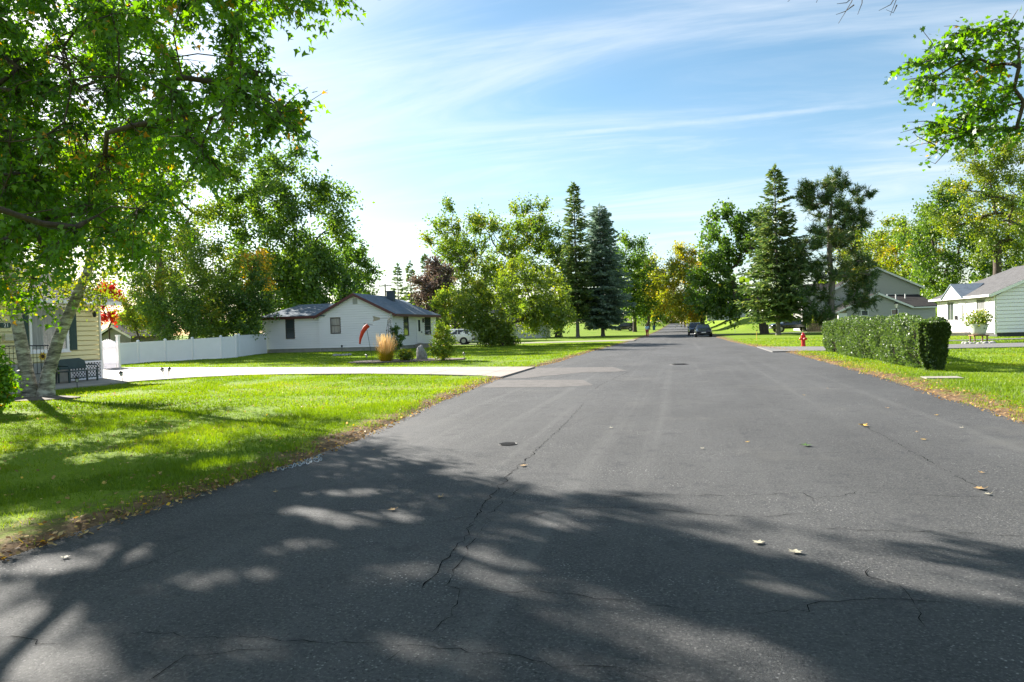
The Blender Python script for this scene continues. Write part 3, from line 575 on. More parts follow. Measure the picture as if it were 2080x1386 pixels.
std_tree('deciduous_tree', 'pale far tree seen through the gap at the end of the street', 1366, 330, [(1366, 634, 50, 44, 1.0)], LF_YGREEN, 76, n=14, trunk_r=0.4, twigs=10, per=16, twig_len=3.5, leaf_size=1.0, r_tip=0.06, group=FT)
def leaning_ash():
    b = np.array(GP(1553, 679)); d = project(b)[2]; r = np.random.default_rng(77); tg = []
    for cx, cy, w, h, n in [(1478, 500, 110, 130, 26), (1455, 590, 90, 110, 18), (1520, 470, 60, 60, 7), (1500, 620, 110, 60, 12), (1560, 560, 80, 140, 14)]:
        c, rad = crown_at(cx, cy, w, h, d + 4); tg += list(ellipsoid(c, rad, n, r, 0.3))
    tree('ash_tree', 'thick trunked ash with limbs leaning left, beside the right-hand spruce', b, 14, tg, LF_GREEN, 78, trunk_r=0.42, top=b + np.array([-0.6, 1, 4.5]), twigs=12, per=20, twig_len=1.9, leaf_size=0.34, r_tip=0.035, up=0.8, jit=0.09, droop=0.05, bark=BARK, tint_mu=0.3)
leaning_ash()
spruce('spruce_tree', 'tall dark green spruce on the right of the street in front of the pickup', GP(1581, 681), 17.6, 4.6, LF_SPRUCE, 81, clear=1.9, bark=BARK_GREY, trunk_r=0.24, size=0.55, gap=0.14, power=0.8, droop=0.16)
def big_pine():
    b = spot(1686, 70); d = 70; r = np.random.default_rng(83); tg = []
    for cx, cy, w, h, n in [(1672, 392, 90, 50, 12), (1700, 420, 110, 70, 16), (1722, 452, 60, 50, 7), (1648, 405, 40, 30, 4), (1660, 500, 120, 60, 14), (1630, 560, 90, 60, 9), (1690, 540, 110, 80, 14), (1740, 545, 70, 70, 10), (1752, 600, 70, 60, 10), (1630, 610, 100, 50, 10), (1665, 640, 80, 30, 6), (1615, 520, 60, 50, 5), (1700, 480, 70, 60, 8)]:
        c, rad = crown_at(cx, cy, w, h, d); tg += list(ellipsoid(c, rad, n, r, 0.35))
    tree('pine_tree', 'tall open pine with grey bare trunk behind the hedge', b, 16, tg, LF_PINE, 84, trunk_r=0.30, top=at_depth(1688, 420, d), twigs=16, per=28, twig_len=1.0, leaf_size=0.40, shape=NEEDLE, r_tip=0.03, up=0.45, droop=0.0, jit=0.05, bark=BARK_GREY, tint_mu=0.4, outward=0.5, flare=1.25)
big_pine()
RB = 'trees behind the right-hand houses'
std_tree('deciduous_tree', 'pale green tree behind the grey house, left of the yellow one', 1765, 125, [(1765, 520, 95, 110, 1.0)], LF_OLIVE, 91, n=30, trunk_r=0.3, twigs=11, per=18, twig_len=2.0, leaf_size=0.45, r_tip=0.04, group=RB, tint_mu=0.7)
std_tree('deciduous_tree', 'yellow turning tree behind the roof of the grey house', 1845, 112, [(1845, 525, 120, 120, 1.0)], LF_YGREEN, 92, n=36, trunk_r=0.35, twigs=12, per=20, twig_len=2.0, leaf_size=0.42, r_tip=0.04, group=RB, tint_mu=0.45, clump_tint=0.22)
std_tree('deciduous_tree', 'large deep green tree left of the white house roof', 1925, 96, [(1920, 500, 150, 180, 1.0), (1905, 440, 90, 60, 0.15)], LF_GREEN, 93, n=46, trunk_r=0.45, twigs=12, per=20, twig_len=2.0, leaf_size=0.40, r_tip=0.04, group=RB, tint_mu=0.45)
std_tree('deciduous_tree', 'tall yellow-green tree with dark trunk above the white house roof', 2030, 78, [(2030, 420, 180, 240, 1.0), (2010, 330, 120, 90, 0.25)], LF_YGREEN, 94, n=56, trunk_r=0.42, twigs=12, per=20, twig_len=1.6, leaf_size=0.30, r_tip=0.035, group=RB, tint_mu=0.22, clump_tint=0.16)
std_tree('deciduous_tree', 'dark green tree behind the white house at the right picture edge', 2110, 88, [(2105, 500, 170, 170, 1.0)], LF_GREEN, 95, n=36, trunk_r=0.4, twigs=12, per=20, twig_len=1.9, leaf_size=0.38, r_tip=0.04, group=RB)
std_tree('shrub', 'low olive shrub beside the wooden fence', 1658, 84, [(1655, 654, 34, 20, 1.0)], LF_OLIVE, 96, n=8, trunk_r=0.05, twigs=10, per=18, twig_len=0.5, leaf_size=0.18, r_tip=0.012, cat='shrub', top_frac=0.3)
def far_woods():
    """one continuous belt of woodland that closes the horizon"""
    r = np.random.default_rng(99); P = []; T = []
    for i in range(260):
        a = r.uniform(-1.25, 1.25); d = r.uniform(230, 420); x = math.sin(a) * d - 20; y = math.cos(a) * d
        if -6.5 < x < 6.5: continue
        h = r.uniform(7, 13); w = r.uniform(4, 7); z0 = float(gz(x, y)); n = 90
        p = r.normal(size=(n, 3)); p = unit(p) * r.uniform(0.5, 1, (n, 1)) * [w, w, h * 0.55] + [x, y, z0 + h * 0.55]; P.append(p); T.append(r.normal(size=(n, 3)))
    P = np.concatenate(P); T = unit(np.concatenate(T)); o = leaves_mesh('far_woods', P, T, 2.6, DIAMOND, LF_OLIVE, None, np.clip(0.4 + r.normal(size=len(P)) * 0.25, 0, 1), r)
    prop(o, 'distant belt of green and olive woodland beyond the houses', 'woods', kind='stuff')
far_woods()

# ------------------------------------------------------------------ driveways, aprons, road marks
CONCRETE = mat('concrete', (0.30, 0.27, 0.24), 0.85, noise=0.22, nscale=0.9, bump=0.25, bscale=60)
CONC_PINK = mat('concrete_pinkish', (0.30, 0.255, 0.225), 0.88, noise=0.15, nscale=1.2, bump=0.3, bscale=60)
def slab(name, pts, top, material, parent, th=0.12, shrink=0.018):
    p = np.array(pts, float); c = p.mean(0); p = c + (p - c) * (1 - shrink / max(0.5, np.linalg.norm(p - c, axis=1).mean()))
    return MB().prism([(x, y, top - th) for x, y in p], (0, 0, th)).build(name, material, parent)
dv = bpy.data.objects.new('driveway', None); C.objects.link(dv); dv.location = (-14, 26, 0); prop(dv, kind='structure')
lo = np.array(LOWER[:7]); up_ = np.array(UPPER)
xs = [-5.7, -6.6, -8.9, -12.0, -15.1, -17.4, -19.0]
for a, b in zip(xs[:-1], xs[1:]):
    ya, yb = np.interp([-a, -b], -lo[:, 0], lo[:, 1]); ua, ub = np.interp([-a, -b], -up_[:, 0], up_[:, 1])
    ma, mb_ = (ya + ua) / 2, (yb + ub) / 2; m_ = CONC_PINK if a > -6 else CONCRETE
    slab('concrete_slab', [(a, ya), (a, ma), (b, mb_), (b, yb)], 0.055, m_, dv); slab('concrete_slab', [(a, ma), (a, ua), (b, ub), (b, mb_)], 0.055, m_, dv)
for a, b in ((-19, -21.3), (-21.3, -23.7), (-23.7, -27), (-27, -30.2), (-30.2, -33.4)):
    ua, ub = np.interp([-a, -b], -up_[:, 0], up_[:, 1]); ym = 26.8; lo_y = {-19: (23.4, 20.6)}.get(a, (23.75, 23.75) if a < -23 else (20.6, 20.6))
    lo0 = lo_y[0]; pts = [(a, lo0 if a != -19 else 23.4), (a, ym), (b, ym), (b, lo_y[1] if a != -19 else 20.6)]
    if a == -19: pts = [(-19, 23.4), (-19, ym), (-21.3, ym), (-21.3, 20.6), (-20.2, 20.6), (-20.1, 21.7)]
    slab('concrete_slab', pts, 0.055, CONCRETE, dv); slab('concrete_slab', [(a, ym), (a, ua), (b, ub), (b, ym)], 0.055, CONCRETE, dv)
pt = bpy.data.objects.new('patio', None); C.objects.link(pt); pt.location = (-22, 16, 0); prop(pt, kind='structure')
for y0, y1 in ((8, 11), (11, 14), (14, 17.2), (17.2, 20.6)):
    slab('concrete_slab', [(-20.25, y0), (-20.25, y1), (-23.6, y1), (-23.6, y0)], 0.055, CONCRETE, pt)
def sheet(name, pts, z, material, parent=None, kind=None, n=1):
    o = MB().poly([(x, y, z) for x, y in pts]).build(name, material, parent)
    if kind: prop(o, kind=kind)
    return o
PATCH = mat('asphalt_patch', (0.105, 0.096, 0.09), 0.85, noise=0.25, nscale=3, bump=0.4, bscale=90)
sheet('asphalt_patch', [(-5.75, 21.2), (-5.75, 26.6), (-2.6, 26.4), (-1.9, 24.1), (-2.2, 23.7), (-3.4, 23.5), (-4.9, 21.2)], 0.004, PATCH, road)
sheet('asphalt_patch', [(-5.4, 18.0), (-5.6, 20.6), (-2.9, 20.3), (-2.35, 18.4), (-3.2, 17.9)], 0.004, PATCH, road)
DRV2 = mat('old_asphalt_drive', (0.16, 0.155, 0.15), 0.9, noise=0.2, nscale=3, bump=0.4, bscale=70)
MB().prism([(x, y, -0.06) for x, y in RDRIVE], (0, 0, 0.115)).build('side_driveway', DRV2); prop(bpy.data.objects['side_driveway'], kind='structure')
MB().prism([(x, y, -0.06) for x, y in [(-4.6, 67.6), (-4.6, 72.6), (-29, 72), (-29, 68)]], (0, 0, 0.12)).build('gravel_driveway', mat('gravel_drive', (0.27, 0.24, 0.19), 0.95, noise=0.2, nscale=6)); prop(bpy.data.objects['gravel_driveway'], kind='structure')
MB().prism([(x, y, -0.06) for x, y in [(12.5, 45.6), (13, 46.6), (20.4, 48.6), (40, 49.6), (40, 48.4), (21, 47.4)]], (0, 0, 0.11)).build('footpath', DRV2); prop(bpy.data.objects['footpath'], kind='structure')
MB().prism([(x, y, -0.06) for x, y in [(3.6, 86), (3.6, 89), (30, 93), (30, 90)]], (0, 0, 0.11)).build('far_driveway', DRV2); prop(bpy.data.objects['far_driveway'], kind='structure')
# cracks: jagged dark splits in the surface
CRK = mat('crack_dark', (0.008, 0.008, 0.008), 1.0, spec=0.0)  # the cracks' own near-black colour
CRACKS = [([(850, 1200), (905, 1140), (950, 1080), (985, 1020), (1040, 960), (1090, 915), (1150, 860), (1185, 820)], 0.016), ([(905, 1192), (930, 1150), (960, 1105), (1000, 1040), (1060, 990)], 0.012), ([(885, 1285), (925, 1240), (935, 1200), (905, 1190)], 0.014),
 ([(905, 1192), (1000, 1198), (1110, 1205), (1240, 1218), (1330, 1230), (1420, 1242), (1540, 1245), (1640, 1238), (1670, 1222), (1780, 1218), (1900, 1222), (2000, 1238), (2085, 1244)], 0.010),
 ([(-10, 1298), (90, 1304), (200, 1310), (290, 1285), (400, 1296), (560, 1300), (700, 1306), (830, 1312), (930, 1322), (1050, 1332), (1130, 1352), (1250, 1358), (1400, 1390)], 0.009), ([(740, 1370), (790, 1335), (880, 1315)], 0.007),
 ([(540, 1045), (640, 1052), (750, 1062), (850, 1068), (950, 1050)], 0.010), ([(1060, 1055), (1130, 1035), (1260, 1030), (1400, 1042), (1480, 1050), (1560, 1050), (1640, 1045), (1675, 1036)], 0.013), ([(1240, 1010), (1350, 1005), (1500, 1008), (1630, 1002), (1650, 1012), (1655, 1022)], 0.014),
 ([(1650, 1012), (1700, 1010), (1740, 1000), (1840, 1004), (1960, 1010), (2010, 1008)], 0.012), ([(1660, 1072), (1760, 1078), (1960, 1084), (2085, 1090)], 0.012), ([(1755, 1145), (1768, 1170), (1830, 1195), (1850, 1222), (1880, 1275)], 0.010), ([(690, 1035), (760, 1040), (840, 1035)], 0.010),
 ([(1690, 990), (1760, 990), (1840, 996)], 0.008), ([(1745, 860), (1830, 905), (1900, 945), (1985, 990)], 0.012), ([(1300, 918), (1440, 924), (1560, 922), (1720, 920)], 0.010), ([(1210, 790), (1220, 782), (1275, 756)], 0.02), ([(985, 782), (1100, 781), (1220, 781)], 0.02), ([(1030, 757), (1275, 755)], 0.02),
 ([(1290, 786), (1460, 785), (1640, 788)], 0.015), ([(300, 1386), (345, 1352), (420, 1330), (560, 1318), (640, 1302)], 0.008), ([(110, 1190), (300, 1150), (390, 1110)], 0.008), ([(620, 1000), (700, 985), (820, 975)], 0.008), ([(700, 885), (800, 858), (880, 838)], 0.012)]
rc = random.Random(5)
for pl, w in CRACKS:
    P = [on_ground(x, y, 0.0)[:2] for x, y in pl]; Q = []
    for a, b in zip(P[:-1], P[1:]):
        m = max(2, int(np.linalg.norm(b - a) / 0.07))
        m = min(m, 40)
        for i in range(m): Q.append(a + (b - a) * i / m + np.array([rc.gauss(0, 1), rc.gauss(0, 1)]) * 0.016)
    Q.append(P[-1]); mb = MB(); n = len(Q); Lf = []; Rt = []
    for i in range(n):
        t = Q[min(i + 1, n - 1)] - Q[max(i - 1, 0)]; t = t / (np.linalg.norm(t) + 1e-9); nn = np.array([-t[1], t[0]]); ww = w * 0.36 * rc.uniform(0.05, 0.9) * (0.2 if i in (0, n - 1) else 1)
        Lf.append(Q[i] + nn * ww); Rt.append(Q[i] - nn * ww)
    b0 = 0
    for i in range(n): mb.v += [(*Lf[i], 0.004), (*Rt[i], 0.004)]
    for i in range(n - 1): mb.f.append((2 * i, 2 * i + 1, 2 * i + 3, 2 * i + 2))
    mb.build('crack', CRK, road)
for px, py, lab in ((1380, 742, 'round iron manhole cover in the middle distance of the road'), (1032, 907, 'dark iron manhole cover in the shade of the near road')):
    p = GP(px, py); t = root('manhole_cover', (p[0], p[1], 0), lab, 'manhole cover', 'manhole covers in the road'); IRON = mat('cast_iron', (0.035, 0.032, 0.03), 0.6, metal=0.6, noise=0.3, nscale=30)
    MB()._lathe([(0.0001, 0.004), (0.33, 0.004), (0.345, 0.012), (0.36, 0.012), (0.37, 0.0)][::-1], 28, (0, 0, 0)).build('rim', IRON, t, local=True); t.scale = (1, 1, 1) if py < 800 else (0.36, 0.36, 0.6)
    mb = MB(); [mb.box(-0.28 + abs(i) * 0.02, 0.28 - abs(i) * 0.02, i * 0.07 - 0.015, i * 0.07 + 0.015, 0.012, 0.018) for i in range(-4, 5)]; mb.build('ribs', IRON, t, local=True)
# chalk scribble by the left edge
mb = MB(); CH = mat('chalk', (0.42, 0.45, 0.48), 0.95); rr = random.Random(3)
for k in range(4):
    pts = [on_ground(550 + 105 * i / 22 + rr.uniform(-2, 2), 954 - 24 * i / 22 + 5 * math.sin(i * 1.7 + k * 1.9) + (k - 1.5) * 2, 0.0) for i in range(23)]
    for a, b in zip(pts[:-1], pts[1:]):
        t = b - a; nn = np.array([-t[1], t[0], 0]); nn = nn / (np.linalg.norm(nn) + 1e-9) * 0.007; mb.poly([a + nn + [0, 0, .004], a - nn + [0, 0, .004], b - nn + [0, 0, .004], b + nn + [0, 0, .004]])
mb.build('chalk_mark', CH, road)

# ------------------------------------------------------------------ houses
def board_rows(u0f, u1f, z0, z1, expo, openings):
    """lap siding rows on one wall: yields trapezoids (ua0,ub0,ua1,ub1,za,zb) cut around the openings"""
    z = z0; rows = []
    while z < z1 - 0.02:
        zt = min(z + expo, z1); a0, b0, a1, b1 = u0f(z), u1f(z), u0f(zt), u1f(zt)
        if b0 - a0 > 0.05:
            cuts = sorted([(o[0], o[1]) for o in openings if o[2] < zt - 0.02 and o[3] > z + 0.02]); cur0, cur1 = a0, a1
            for c0, c1 in cuts:
                if c0 > cur0 + 0.02: rows.append((cur0, c0, cur1, c0, z, zt))
                cur0 = cur1 = c1
            if b0 > cur0 + 0.02: rows.append((cur0, b0, cur1, max(b1, cur1), z, zt))
        z = zt
    return rows
class Wall:
    """a vertical wall plane: origin o (x,y), along-direction u, outward normal n"""
    def __init__(s, o, u, n): s.o = np.array(o, float); s.u = np.array(u, float); s.n = np.array(n, float)
    def P(s, u, z, n=0.0): q = s.o + s.u * u + s.n * n; return (q[0], q[1], z)
    def bx(s, mb, u0, u1, z0, z1, n0, n1):
        return mb.hexa([s.P(u0, z0, n0), s.P(u1, z0, n0), s.P(u1, z0, n1), s.P(u0, z0, n1), s.P(u0, z1, n0), s.P(u1, z1, n0), s.P(u1, z1, n1), s.P(u0, z1, n1)])
    def siding(s, material, parent, rows, t=0.036, each=False, name='siding', gap=0.03):
        mb = MB()
        for a0, b0, a1, b1, za, zb in rows:
            if each: mb = MB()
            za += gap; mb.hexa([s.P(a0, za, 0), s.P(b0, za, 0), s.P(b0, za, t), s.P(a0, za, t), s.P(a1, zb - 0.001, 0), s.P(b1, zb - 0.001, 0), s.P(b1, zb - 0.001, t * 0.25), s.P(a1, zb - 0.001, t * 0.25)])
            if each: mb.build('clapboard', material, parent)
        if not each: mb.build(name, material, parent)
    def window(s, parent, u0, u1, z0, z1, frame, glass, fw=0.07, mid=True, sill=True, name='window', curtain=None, vert=False):
        w = bpy.data.objects.new(name, None); C.objects.link(w); w.parent = parent; w.location = Vector(s.P((u0 + u1) / 2, z0)) - world_loc(parent)
        mb = MB(); s.bx(mb, u0, u1, z1 - fw, z1, -0.05, 0.05); s.bx(mb, u0, u1, z0, z0 + fw, -0.05, 0.05); s.bx(mb, u0, u0 + fw, z0 + fw, z1 - fw, -0.05, 0.048); s.bx(mb, u1 - fw, u1, z0 + fw, z1 - fw, -0.05, 0.048)
        if mid: zm = (z0 + z1) / 2; s.bx(mb, u0 + fw, u1 - fw, zm - 0.03, zm + 0.03, -0.05, 0.03)
        if vert: um = (u0 + u1) / 2; s.bx(mb, um - 0.03, um + 0.03, z0 + fw, z1 - fw, -0.05, 0.031)
        mb.build('frame', frame, w)
        mb = MB(); s.bx(mb, u0 + fw * 0.9, u1 - fw * 0.9, z0 + fw * 0.9, z1 - fw * 0.9, -0.04, 0.006); mb.build('pane', glass, w)
        if curtain: mb = MB(); s.bx(mb, u0 + fw * 1.2, u0 + (u1 - u0) * 0.35, z0 + fw * 1.2, z1 - fw * 1.2, 0.006, 0.008); mb.build('curtain', curtain, w)
        if sill: mb = MB(); s.bx(mb, u0 - 0.04, u1 + 0.04, z0 - 0.05, z0, -0.02, 0.075); mb.build('sill', frame, w)
        return w
GLASS = mat('window_glass', (0.05, 0.06, 0.07), 0.06, spec=0.8, coat=0.4); GLASS_PALE = mat('window_glass_curtained', (0.23, 0.23, 0.23), 0.08, spec=0.8, noise=0.35, nscale=3, stretch=(4, 4, 0.4))
WHITE = mat('white_vinyl', (0.87, 0.84, 0.88), 0.45, noise=0.03, nscale=2); TRIM = mat('white_trim', (0.80, 0.80, 0.78), 0.5)
def shingles(name, col, col2):
    m = mat(name, col, 0.92, col2=col2, nscale=3.5, spec=0.15); nt = m.node_tree; N = nt.nodes; L = nt.links; b = N['Principled BSDF']
    g = N.new('ShaderNodeNewGeometry'); mp = N.new('ShaderNodeMapping'); mp.inputs['Scale'].default_value = (1, 1, 2.2); L.new(g.outputs['Position'], mp.inputs[0])
    br = N.new('ShaderNodeTexNoise'); br.inputs['Scale'].default_value = 14; br.inputs['Detail'].default_value = 3; L.new(mp.outputs[0], br.inputs['Vector'])
    bp = N.new('ShaderNodeBump'); bp.inputs['Strength'].default_value = 0.5; bp.inputs['Distance'].default_value = 0.03; L.new(br.outputs[0], bp.inputs['Height']); L.new(bp.outputs[0], b.inputs['Normal']); return m
ROOF_BLUE = shingles('shingle_slate', (0.12, 0.15, 0.185), (0.20, 0.24, 0.285)); ROOF_GREY = shingles('shingle_grey', (0.085, 0.083, 0.085), (0.14, 0.138, 0.14)); ROOF_DARK = shingles('shingle_brown', (0.018, 0.017, 0.017), (0.038, 0.035, 0.034))
def roof_plane(mb, a, b, c, d, th=0.10):
    """a,b eave corners; c,d ridge corners (c above b)"""
    mb.prism([a, b, c, d], (0, 0, -th))
def shingle_rows(parent, e0, e1, r1, r0, n, material, th=0.03):
    """overlapping shingle courses lying on a roof slope, from eave e0-e1 up to ridge r0-r1"""
    e0, e1, r0, r1 = [np.array(p, float) for p in (e0, e1, r0, r1)]; mb = MB(); nrm = np.cross(e1 - e0, r0 - e0); nrm /= np.linalg.norm(nrm); nrm = nrm if nrm[2] > 0 else -nrm
    for i in range(n):
        f0, f1 = i / n, (i + 1) / n; a = e0 + (r0 - e0) * f0; b = e1 + (r1 - e1) * f0; c = e1 + (r1 - e1) * f1; d = e0 + (r0 - e0) * f1
        mb.hexa([a, b, c, d, a + nrm * th, b + nrm * th, c + nrm * 0.008, d + nrm * 0.008])
    return mb.build('shingle_course', material, parent)

def yellow_house():
    t = root('yellow_house', (-23.6, 16, 0), 'pale yellow clapboard house at the left edge with picture window', 'house')
    YEL = mat('yellow_siding', (0.80, 0.70, 0.40), 0.55, noise=0.04, nscale=1.5); GRN = mat('shutter_green', (0.025, 0.06, 0.055), 0.5); BLK = mat('wrought_iron', (0.02, 0.02, 0.022), 0.45, metal=0.3)
    w = Wall((-23.6, 6.0), (0, 1), (1, 0)); LEN = 17.62; Z0, Z1 = 0.85, 3.18
    core = MB().box(-31.5, -23.67, 6.0, 23.6, 0.0, 3.2).build('wall', YEL, t)
    mb = MB(); w.bx(mb, 0, LEN, 0.0, 0.84, 0, 0.012); mb.build('foundation', mat('foundation_paint', (0.42, 0.40, 0.36), 0.8, noise=0.15), t)
    op = [(14.36, 16.04, 1.25, 3.08), (11.2, 12.4, 0.85, 2.95)]
    w.siding(YEL, core, board_rows(lambda z: 0.0, lambda z: LEN - 0.12, Z0, Z1, 0.195, op), each=True)
    mb = MB(); w.bx(mb, LEN - 0.12, LEN, 0.3, Z1, 0, 0.03); mb.build('corner_board', TRIM, t)
    w.window(t, 14.36, 16.04, 1.25, 3.08, WHITE, GLASS_PALE, fw=0.1, mid=False, curtain=mat('curtain_grey', (0.30, 0.30, 0.30), 0.6, noise=0.3, nscale=5, stretch=(6, 6, 0.3)))
    for u0 in (14.0, 16.07):
        s = bpy.data.objects.new('shutter', None); C.objects.link(s); s.parent = t; s.location = (0, 6 + u0 - 16, 1.2)
        mb = MB(); w.bx(mb, u0, u0 + 0.33, 1.28, 3.0, 0.02, 0.05); mb.build('panel', GRN, s)
        mb = MB(); [w.bx(mb, u0 + 0.05, u0 + 0.28, 1.36 + 0.075 * i, 1.41 + 0.075 * i, 0.05, 0.06) for i in range(21)]; mb.build('slat', GRN, s)
    d = bpy.data.objects.new('door', None); C.objects.link(d); d.parent = t; mb = MB(); w.bx(mb, 11.25, 12.35, 0.85, 2.92, 0.0, 0.03); mb.build('leaf', WHITE, d); mb = MB(); w.bx(mb, 12.2, 12.26, 1.8, 1.95, 0.03, 0.08); mb.build('handle', BLK, d)
    # roof, gutter, fascia
    mb = MB(); e = 3.22; roof_plane(mb, (-23.1, 5.5, e), (-23.1, 24.1, e), (-27.6, 24.1, e + 1.9), (-27.6, 5.5, e + 1.9)); roof_plane(mb, (-32.1, 24.1, e), (-32.1, 5.5, e), (-27.6, 5.5, e + 1.9), (-27.6, 24.1, e + 1.9))
    rf = mb.build('roof', ROOF_GREY, t); shingle_rows(rf, (-23.08, 5.5, e + .01), (-23.08, 24.1, e + .01), (-27.6, 24.1, e + 1.92), (-27.6, 5.5, e + 1.92), 26, ROOF_GREY)
    MB().box(-23.1, -22.98, 5.5, 24.12, 3.1, 3.235).build('gutter', WHITE, t); MB().box(-23.6, -23.1, 5.5, 24.1, 3.1, 3.125).build('soffit', WHITE, t)
    MB().poly([(-23.62, 23.61, 3.18), (-31.5, 23.61, 3.18), (-27.6, 23.61, 4.95)]).build('gable', YEL, t)
    MB().tube([(-23.53, 23.52, 3.1), (-23.53, 23.52, 0.2)], 0.04, 8).build('downspout', TRIM, t)
    lm = bpy.data.objects.new('wall_lamp', None); C.objects.link(lm); lm.parent = t; MB().tube([(-23.57, 23.12, 2.85), (-23.42, 23.12, 2.9), (-23.38, 23.12, 2.82)], 0.018, 6).build('bracket', BLK, lm); MB().lathe([(0.03, 0.1), (0.08, 0.06), (0.06, -0.1), (0.03, -0.13)], 8, (-23.38, 23.12, 2.72)).build('lantern', BLK, lm)
    # number plaque and letter box on the wall
    pl = bpy.data.objects.new('number_plaque', None); C.objects.link(pl); pl.parent = t
    mb = MB(); w.bx(mb, 13.0, 13.62, 2.18, 2.37, 0.02, 0.04); w.bx(mb, 12.97, 13.65, 2.22, 2.33, 0.02, 0.041); mb.build('plate', GRN, pl)
    cu = bpy.data.curves.new('digits', 'FONT'); cu.body = '21'; cu.size = 0.2; cu.extrude = 0.004; cu.align_x = 'RIGHT'; do = bpy.data.objects.new('digits', cu); C.objects.link(do)
    do.rotation_euler = (math.pi / 2, 0, math.pi / 2); do.location = (-23.548, 19.56, 2.205); bpy.context.view_layer.update()
    me = bpy.data.meshes.new_from_object(do); mw = do.matrix_world.copy(); me.transform(mw); wl = world_loc(pl); me.transform(Matrix.Translation(-wl)); bpy.data.objects.remove(do); me.materials.append(WHITE); o2 = bpy.data.objects.new('digits', me); C.objects.link(o2); o2.parent = pl
    lb = MB(); w.bx(lb, 13.3, 13.85, 1.72, 1.92, 0.02, 0.18); w.bx(lb, 13.28, 13.87, 1.88, 1.95, 0.02, 0.2); lb.build('letter_box', mat('cream_box', (0.6, 0.55, 0.42), 0.5), t)
    # stoop railing of thin iron bars
    r = bpy.data.objects.new('railing', None); C.objects.link(r); r.parent = t
    MB().tube([(-22.2, 17.2, 1.55), (-22.2, 19.9, 1.5)], 0.022, 6).build('rail', BLK, r); MB().tube([(-22.2, 17.2, 0.55), (-22.2, 19.9, 0.5)], 0.015, 6).build('rail', BLK, r)
    for i in range(19): y = 17.25 + i * 0.145; MB().tube([(-22.2, y, 0.06 if i % 6 == 0 else 0.5), (-22.2, y, 1.52)], 0.010, 4).build('bar', BLK, r)
    # lattice skirt
    la = bpy.data.objects.new('lattice', None); C.objects.link(la); la.parent = t; x = -23.52
    mb = MB(); mb.box(x, x + 0.03, 22.0, 23.5, 0.06, 0.12); mb.box(x, x + 0.03, 22.0, 23.5, 0.74, 0.80); mb.box(x, x + 0.03, 22.0, 22.06, 0.12, 0.74); mb.box(x, x + 0.03, 23.44, 23.5, 0.12, 0.74); mb.box(x, x + 0.03, 22.7, 22.76, 0.12, 0.74); mb.build('frame', WHITE, la)
    for k in range(-5, 11):
        for sg in (1, -1):
            y0 = 22.06 + k * 0.14; p0, p1 = (y0, 0.12), (y0 + 0.62, 0.74)
            if sg < 0: p0, p1 = (y0, 0.74), (y0 + 0.62, 0.12)
            lo_, hi_ = max(p0[0], 22.06), min(p1[0], 23.44)
            if hi_ - lo_ < 0.05: continue
            zf = lambda y: p0[1] + (y - p0[0]) * (p1[1] - p0[1]) / (p1[0] - p0[0]); dx = 0.004 if sg > 0 else 0.014
            MB().prism([(x + dx, lo_, zf(lo_) - 0.018), (x + dx, hi_, zf(hi_) - 0.018), (x + dx, hi_, zf(hi_) + 0.018), (x + dx, lo_, zf(lo_) + 0.018)], (0.008, 0, 0)).build('lath', WHITE, la)
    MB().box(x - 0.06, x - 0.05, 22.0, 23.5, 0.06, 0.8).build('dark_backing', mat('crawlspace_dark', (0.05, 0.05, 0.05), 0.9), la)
yellow_house()

